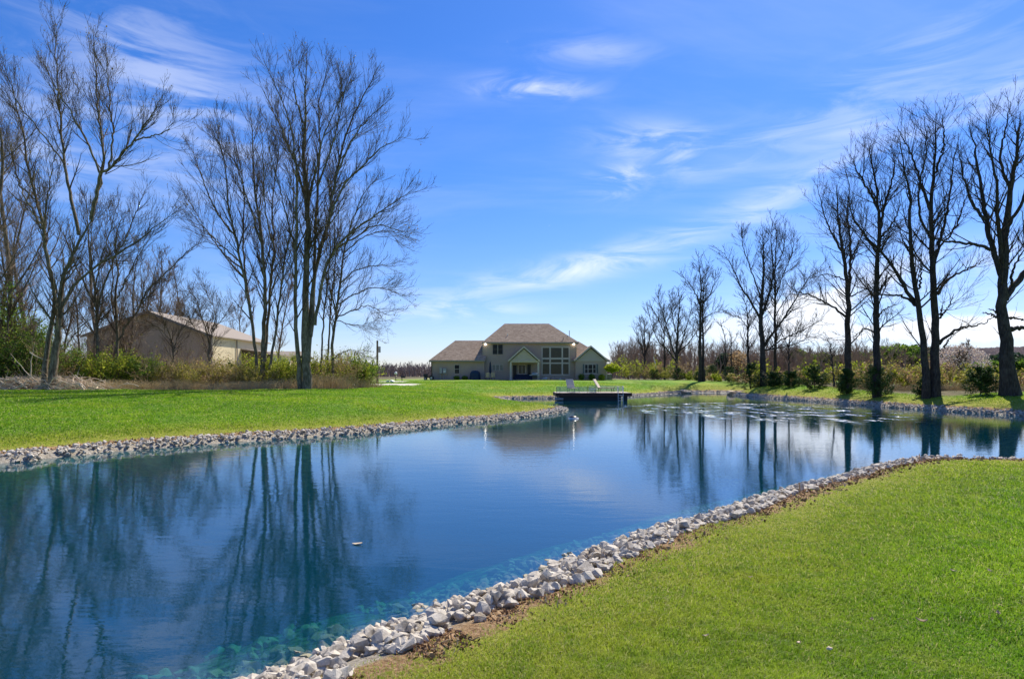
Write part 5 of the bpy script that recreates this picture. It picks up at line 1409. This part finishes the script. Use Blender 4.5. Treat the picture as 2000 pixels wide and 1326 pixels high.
for i, (p, q_) in enumerate((((20, 690), (75, 748)), ((68, 668), (60, 735)), ((108, 705), (58, 688)))):
    a = wp(p[0], p[1], 37.2); b = wp(q_[0], q_[1], 37.0)
    rs = np.random.RandomState(990 + i); C = resamp([a, (a+b)/2 + rs.normal(0, .12, 3), b], 8, rs, .02)
    V, F = tubes(C[None], (.030*(1.15 - np.linspace(0, 1, 8)))[None][:, ::-1], 6); o = obj_np('dead_branch', V, F, M_PALE)
    tag(o, ('long bleached branch slanting out of the brush pile on its left', 'upright bleached branch sticking up from the brush pile', 'thin bleached branch lying level high on the brush pile')[i], 'branch')

# right bank: small evergreens
def evergreen(label, X_, Y_, H, Wd, seed, m=M_NEEDLE, shape=1.0, n=5200, group='small evergreens along the right bank', clear=.04):
    rs = np.random.RandomState(seed); z0 = gz1(X_, Y_)
    root = thing('evergreen_tree', label, 'evergreen', (X_, Y_, z0), 0, group)
    tr = Acc(); P = resamp([(0,0,-.1),(rs.normal(0,.03),rs.normal(0,.03),H*.5),(rs.normal(0,.04),0,H)], 12, rs, .008)
    tr.tubes(P[None], (.022*H*(1.02 - np.linspace(0,1,12)) + .004)[None], 7)
    nb = int(34 + 12*H); zz_ = rs.uniform(clear, .97, nb)*H
    prof = (1 - (zz_/H))**(.75*shape)*(.65 + .35*np.sin(np.clip(zz_/H*9, 0, 1.57)))
    L = Wd*.5*np.maximum(prof, .10)*rs.uniform(.60, 1.2, nb)
    a = rs.uniform(0, 6.28, nb)
    t = np.linspace(0, 1, 6)[None, :, None]
    D_ = np.stack([np.cos(a)*L, np.sin(a)*L, L*(.15 + .45*zz_/H)], 1)
    S = np.stack([np.zeros(nb), np.zeros(nb), zz_], 1)
    B_ = S[:, None] + D_[:, None]*t; B_[:, :, 2] += -.10*L[:, None]*np.sin(np.linspace(0, 1, 6)*3.14) + .12*L[:, None]*np.linspace(0,1,6)**3
    tr.tubes(B_, (.011*(1.1 - np.linspace(0,1,6)))[None]*np.ones((nb,1)), 4)
    P1, R1 = grow(rs, B_, np.full((nb, 6), .009), 7, (.2, 1), lambda L_, t_, r_, k_: np.maximum(L_*.38*(1.1-.6*t_), .07), (30, 60), 4, .1, .08, .6, .004, flat=.5)
    tr.tubes(P1, R1, 3); tr.obj('trunk', M_TWIG_R, root)
    src = np.concatenate([P1.reshape(-1,3), B_[:, 2:].reshape(-1,3), P[-3:]])
    c = src[rs.randint(0, len(src), n)] + rs.normal(0, .03, (n,3))
    u = unit(rs.normal(size=(n,3)) + np.array([0,0,.35])); w_ = unit(np.cross(u, rs.normal(size=(n,3))))
    ln = .085*rs.lognormal(0,.25,n)[:,None]; wd = .020
    V = np.stack([c - w_*wd, c + w_*wd, c + u*ln + w_*wd*.3, c + u*ln - w_*wd*.3], 1).reshape(-1,3)
    obj_np('needles', V, np.arange(4*n).reshape(n,4), m, root, {'rnd': np.repeat(rs.rand(n)*.8 + .2*rs.rand(), 4)})
    return root
EV = [(1278,96,724,34),(1323,86,722,30),(1367,80,728,26),(1391,80,716,34),(1425,74,718,34),(1466,62,712,46),(1513,56,730,36),(1546,54,728,36),(1591,50,717,44),
      (1653,44,722,34),(1716,40,718,58),(1812,36.5,724,36),(1915,34.5,722,56)]
EVL = ['lowest round evergreen nearest the house end of the right bank','dark evergreen beside the fan-shaped bare tree','narrow dark evergreen at the foot of the double-stemmed tree','dense dark cone-shaped evergreen right of the double-stemmed tree',
       'round evergreen under the crooked thin trees','broad evergreen hiding the foot of the wide low-forking tree, left side','light green fluffy evergreen right of the wide low-forking tree','small evergreen with a bare stem foot, near the spreading sapling',
       'full rounded evergreen standing alone before yellow shrubs','narrow evergreen at the foot of the narrowly forking tree','widest dark evergreen below the straight bare tree','slim evergreen between the two touching trunks','small dark evergreen just left of the thickest trunk']
for i, ((px, D, pt, wpx), lab) in enumerate(zip(EV, EVL)):
    X_ = wX(px, D); H = wZ(pt, D) - gz1(X_, D)
    evergreen(lab, X_, D, H, wpx/FPX*D*1.35, 1100 + i, M_NEEDLE, .7, 7000 if D < 70 else 3500)
# hedge-row shrubs behind them
RS_ = []
for i in range(40):
    px = 1238 + i*20.5 + rr.uniform(-8, 8)
    D = np.interp(px, [1230, 1300, 1400, 1500, 1600, 1700, 1800, 1950, 2050], [108, 93, 75, 62, 54, 46, 41.5, 38.5, 37.5]) + rr.uniform(0, 4)
    pt = np.interp(px, [1230, 1350, 1500, 1600, 1700, 1800, 1900, 2050], [700, 714, 712, 712, 706, 705, 725, 715]) + rr.uniform(-8, 16)
    RS_.append((px, D, pt))
for i, (px, D, pt) in enumerate(sorted(RS_)):
    k = 'yobyob'[i % 6] if px < 1620 else 'obybo'[i % 5]
    X_ = wX(px, D); H = max(1.0, wZ(pt, D) - gz1(X_, D))
    wh = 'near the house' if px < 1330 else 'behind the middle evergreens' if px < 1600 else 'behind the dark trunks' if px < 1850 else 'round the thickest trunk'
    shrub('shrub', '%s %s, plant %d from the left there' % (KD[k][1], wh, i + 1), X_, D, H, 2.0 + .4*H + D*.01, 1300 + i, KD[k][0], {'y': 1500, 'o': 900, 'b': 500}[k], M_TWIG_L if k == 'y' else M_DRY,
          'hedge-row shrubs on the right', 12, .060 + .0006*D)
for i in range(16):
    px = 1640 + i*24 + rr.uniform(-8, 8); D = np.interp(px, [1640, 1800, 1950, 2050], [48, 39.5, 36.3, 35.6]) + rr.uniform(0, 1)
    dry_grass('dry_grass_clump', 'tan dry grass clump %d from the left under the right bank trees' % (i + 1), wX(px, D), D, rr.uniform(.4, .8), 1.8, 1400 + i, 200, M_DRY, 'dry grass clumps on the right')
# house-side plants
def leaf_ball(name, label, X_, Y_, H, Wd, seed, m, n, lsz, trunk=0.0, cat='bush', group=None):
    rs = np.random.RandomState(seed); z0 = G0 if Y_ < 95 else gz1(X_, Y_)
    root = thing(name, label, cat, (X_, Y_, z0), 0, group)
    c = np.array([0, 0, trunk + (H-trunk)*.5]); rad_ = np.array([Wd*.5, Wd*.5, (H-trunk)*.5])
    u = unit(rs.normal(size=(n, 3))); r = rs.rand(n)**.35
    lump = 1 + .14*np.sin(u[:, 0]*7 + seed) * np.cos(u[:, 2]*6 + seed*2) 
    pts = c + u*rad_*(r*lump)[:, None]
    ns = 9; a = rs.uniform(0, 6.28, ns); el = rs.uniform(.3, 1.3, ns)
    E = c + np.stack([np.cos(a)*np.cos(el), np.sin(a)*np.cos(el), np.sin(el)*.8], 1)*rad_*.8
    P = np.stack([resamp([(0,0,-.05), (0,0,trunk*.8 + .05), e], 7, rs) for e in E]); ac = Acc()
    ac.tubes(P, (.03*(1.15 - np.linspace(0, 1, 7)))[None]*np.ones((ns, 1))*max(.5, H/3), 5); ac.obj('trunk' if trunk else 'stems', M_TWIG_L, root)
    leaves(rs, pts, lsz, m, 'crown' if trunk else 'leaves', root, .02, 1.6)
    return root
leaf_ball('ornamental_tree', 'small round-headed yellow-green tree at the right end of the house', wX(1195.5, 89.5), 89.5, wZ(710, 89.5) - G0, 2.35, 1500, M_LEAF_Y, 2600, .11, 1.15, 'tree')
for i, (px, w_, h_, m_, lab) in enumerate(((892,.9,.55,M_LEAF_G,'low dark shrub below the garage window'),(908,.9,.55,M_LEAF_G,'low dark shrub between garage window and blue cover'),(1135.5,.95,.85,M_LEAF_G,'dark rounded shrub left of the shuttered window'),
        (1155.5,1.0,.85,M_LEAF_G,'dark rounded shrub below the shuttered window'),(1174.5,1.0,.80,M_LEAF_Y,'bright yellow-green ball shrub at the right house corner'))):
    leaf_ball('foundation_shrub', lab, wX(px, 90.4), 90.3, h_ + .1, w_, 1510 + i, m_, 900, .08, 0, 'shrub', 'shrubs along the house')

# far woods: every one reads as a mass
def wood(name, label, pos, H, seed, m, br=8, tw=5, rbase=.12, rm=.03):
    rs = np.random.RandomState(seed); n = len(pos); K = 6
    h = H*rs.uniform(.7, 1.12, n) if np.isscalar(H) else H
    z0 = gz(pos[:, 0], pos[:, 1]); t = np.linspace(0, 1, K)
    ln = rs.normal(0, .05, (n, 2))
    P0 = np.stack([pos[:, 0][:, None] + ln[:, 0][:, None]*h[:, None]*t, pos[:, 1][:, None] + ln[:, 1][:, None]*h[:, None]*t, z0[:, None] - .2 + h[:, None]*t[None]], -1) + rs.normal(0, .08, (n, K, 3))
    R0 = (rbase*(1.1 - t))[None]*rs.uniform(.5, 1.3, n)[:, None]
    P1, R1 = grow(rs, P0, R0, br, (.04, .97), lambda L, t, r_, k: L*(.14 + .22*r_.rand(k))*(1.1 - .5*t), (20, 55), 5, .5, .1, .55, rm)
    P2, R2 = grow(rs, P1, R1, tw, (.15, 1), lambda L, t, r_, k: L*(.3 + .4*r_.rand(k)), (20, 55), 3, .4, .12, .6, rm*.8)
    ac = Acc(); ac.tubes(P0, R0, 5); ac.tubes(P1, R1, 3); ac.tubes(P2, R2, 3)
    o = ac.obj(name, m); tag(o, label, 'woods', kind='stuff'); return o
rs = np.random.RandomState(61)
M_FW1 = simple('far_twigs_mauve', (.30, .23, .20), .9, 0, .3, .08, .1)
M_FW2 = simple('mid_twigs_brown', (.34, .245, .17), .9, 0, .35, .15, .1)
n = 3600; a = np.radians(rs.uniform(-42, 12, n)); r = rs.uniform(560, 680, n)
wood('far_woods', 'distant bare purple-brown woodland beyond the flat field', np.stack([np.sin(a)*r, np.cos(a)*r], 1), 11.5, 62, M_FW1, 8, 3, .35, .15)
# right background wood between house and trunks
n = 480; px = rs.uniform(1195, 1560, n); D = np.interp(px, [1195, 1560], [150, 118]) + rs.uniform(0, 50, n)
Hh = np.interp(px, [1195, 1225, 1280, 1400, 1560], [7, 8.0, 7.6, 8.0, 7.2])*D/150*rs.uniform(.65, 1.15, n)
wood('background_woods', 'brown bare woodland behind the right bank trees', np.stack([(px-1000)/FPX*D, D], 1), Hh, 63, M_FW2, 12, 8, .14, .028)
n = 420; px = rs.uniform(1540, 1870, n); D = rs.uniform(108, 135, n)
Hh = np.interp(px, [1540, 1700, 1870], [5.2, 6.2, 5.2])*rs.uniform(.6, 1.15, n)
wood('background_thicket', 'low tangled brown thicket across the field on the right', np.stack([(px-1000)/FPX*D, D], 1), Hh, 64, M_FW2, 12, 8, .10, .024)
# evergreens of the background and the blossoming tree
BG = [(1600,120,690,70),(1640,128,694,70),(1760,116,672,90),(1800,120,676,80),(1835,124,690,70),(1930,118,704,70),(1962,122,690,90),(2005,118,700,60),(1690,125,688,80),(1420,140,690,50),(1560,135,684,60)]
for i, (px, D, pt, wpx) in enumerate(sorted(BG)):
    X_ = wX(px, D); H = wZ(pt, D) - gz1(X_, D)
    leaf_ball('cedar_tree', 'dark olive cedar in the background, %d from the left beyond the right bank' % (i + 1), X_, D, H, wpx/FPX*D, 1600 + i, M_LEAF_G if i % 3 else M_NEEDLE2, 5200, .34, .3, 'evergreen', 'background cedars')
t = gen_tree('blossom_tree', 'pale pinkish blossoming round tree left of the yellow road sign', wX(1878, 104), 104, wZ(672, 104) - gz1(wX(1878,104), 104), .22, 1650, MG, 'tree', None, (0, 0), 1.6, (25, 60), (.2, .42), .02, 4)
rs = np.random.RandomState(65); n = 2600; u = unit(rs.normal(size=(n, 3))); u[:, 2] = np.abs(u[:, 2])
leaves(rs, np.array([0, 0, 2.2]) + u*np.array([4.3, 4.0, 3.9])*(.72 + .28*rs.rand(n))[:, None], .16, M_BLOSSOM, 'blossom_crown', t, .08, 1.2)
rs = np.random.RandomState(66)
leaf_ball('autumnal_tree', 'orange-brown leafed young tree among the background woods', wX(1441, 112), 112, wZ(682, 112) - 1.3, 3.6, 1660, M_LEAF_B, 700, .2, 1.6, 'tree')
# pale pole leaning by the wood's edge
p_, q_ = wp(1276, 697, 100), wp(1289, 733, 100); q_[2] = gz1(q_[0], q_[1])
b = MB(); b.bar(q_, p_, .10, 8, .06); o = b.build('leaning_pole', M_WHITE); tag(o, 'white-barked dead pole leaning left at the wood edge right of the house', 'pole')
# hill on the right horizon
hx, hz_ = [], []
n1_, n2_ = 220, 40; V = []
rs = np.random.RandomState(67)
for j in range(n2_):
    for i in range(n1_):
        aa = R(26 + 34*i/(n1_-1)); rr2 = 1500 + 900*j/(n2_-1)
        u_ = i/(n1_-1); prof = sst(0, .28, np.array([u_]))[0]*(.88 + .12*math.cos(u_*9)) 
        h = 88*prof*math.sin(min(1, j/(n2_*.45))*1.57)
        h += (rs.rand()*9 - 2)*(prof > .03)*(j > 0)
        V.append((math.sin(aa)*rr2, math.cos(aa)*rr2, h))
V = np.array(V); ii, jj = np.meshgrid(np.arange(n1_-1), np.arange(n2_-1)); k0 = (jj*n1_ + ii).ravel()
M_HILL, gg, out = mat('wooded_hill')
oc = gg.n('ShaderNodeTexCoord').outputs['Object']
c = gg.ramp(gg.noise(gg.mapping(oc, (1, 1, 2)), .02, 6, .75), [(.35, (.060, .052, .062)), (.55, (.11, .088, .095)), (.7, (.16, .125, .115))])
principled(gg, out, c, .95, gg.bump(gg.noise(oc, .08, 5, .8), 1, 6), spec=.05)
o = obj_np('hill', V, np.stack([k0, k0+1, k0+n1_+1, k0+n1_], 1), M_HILL, None, None, True); tag(o, kind='structure')
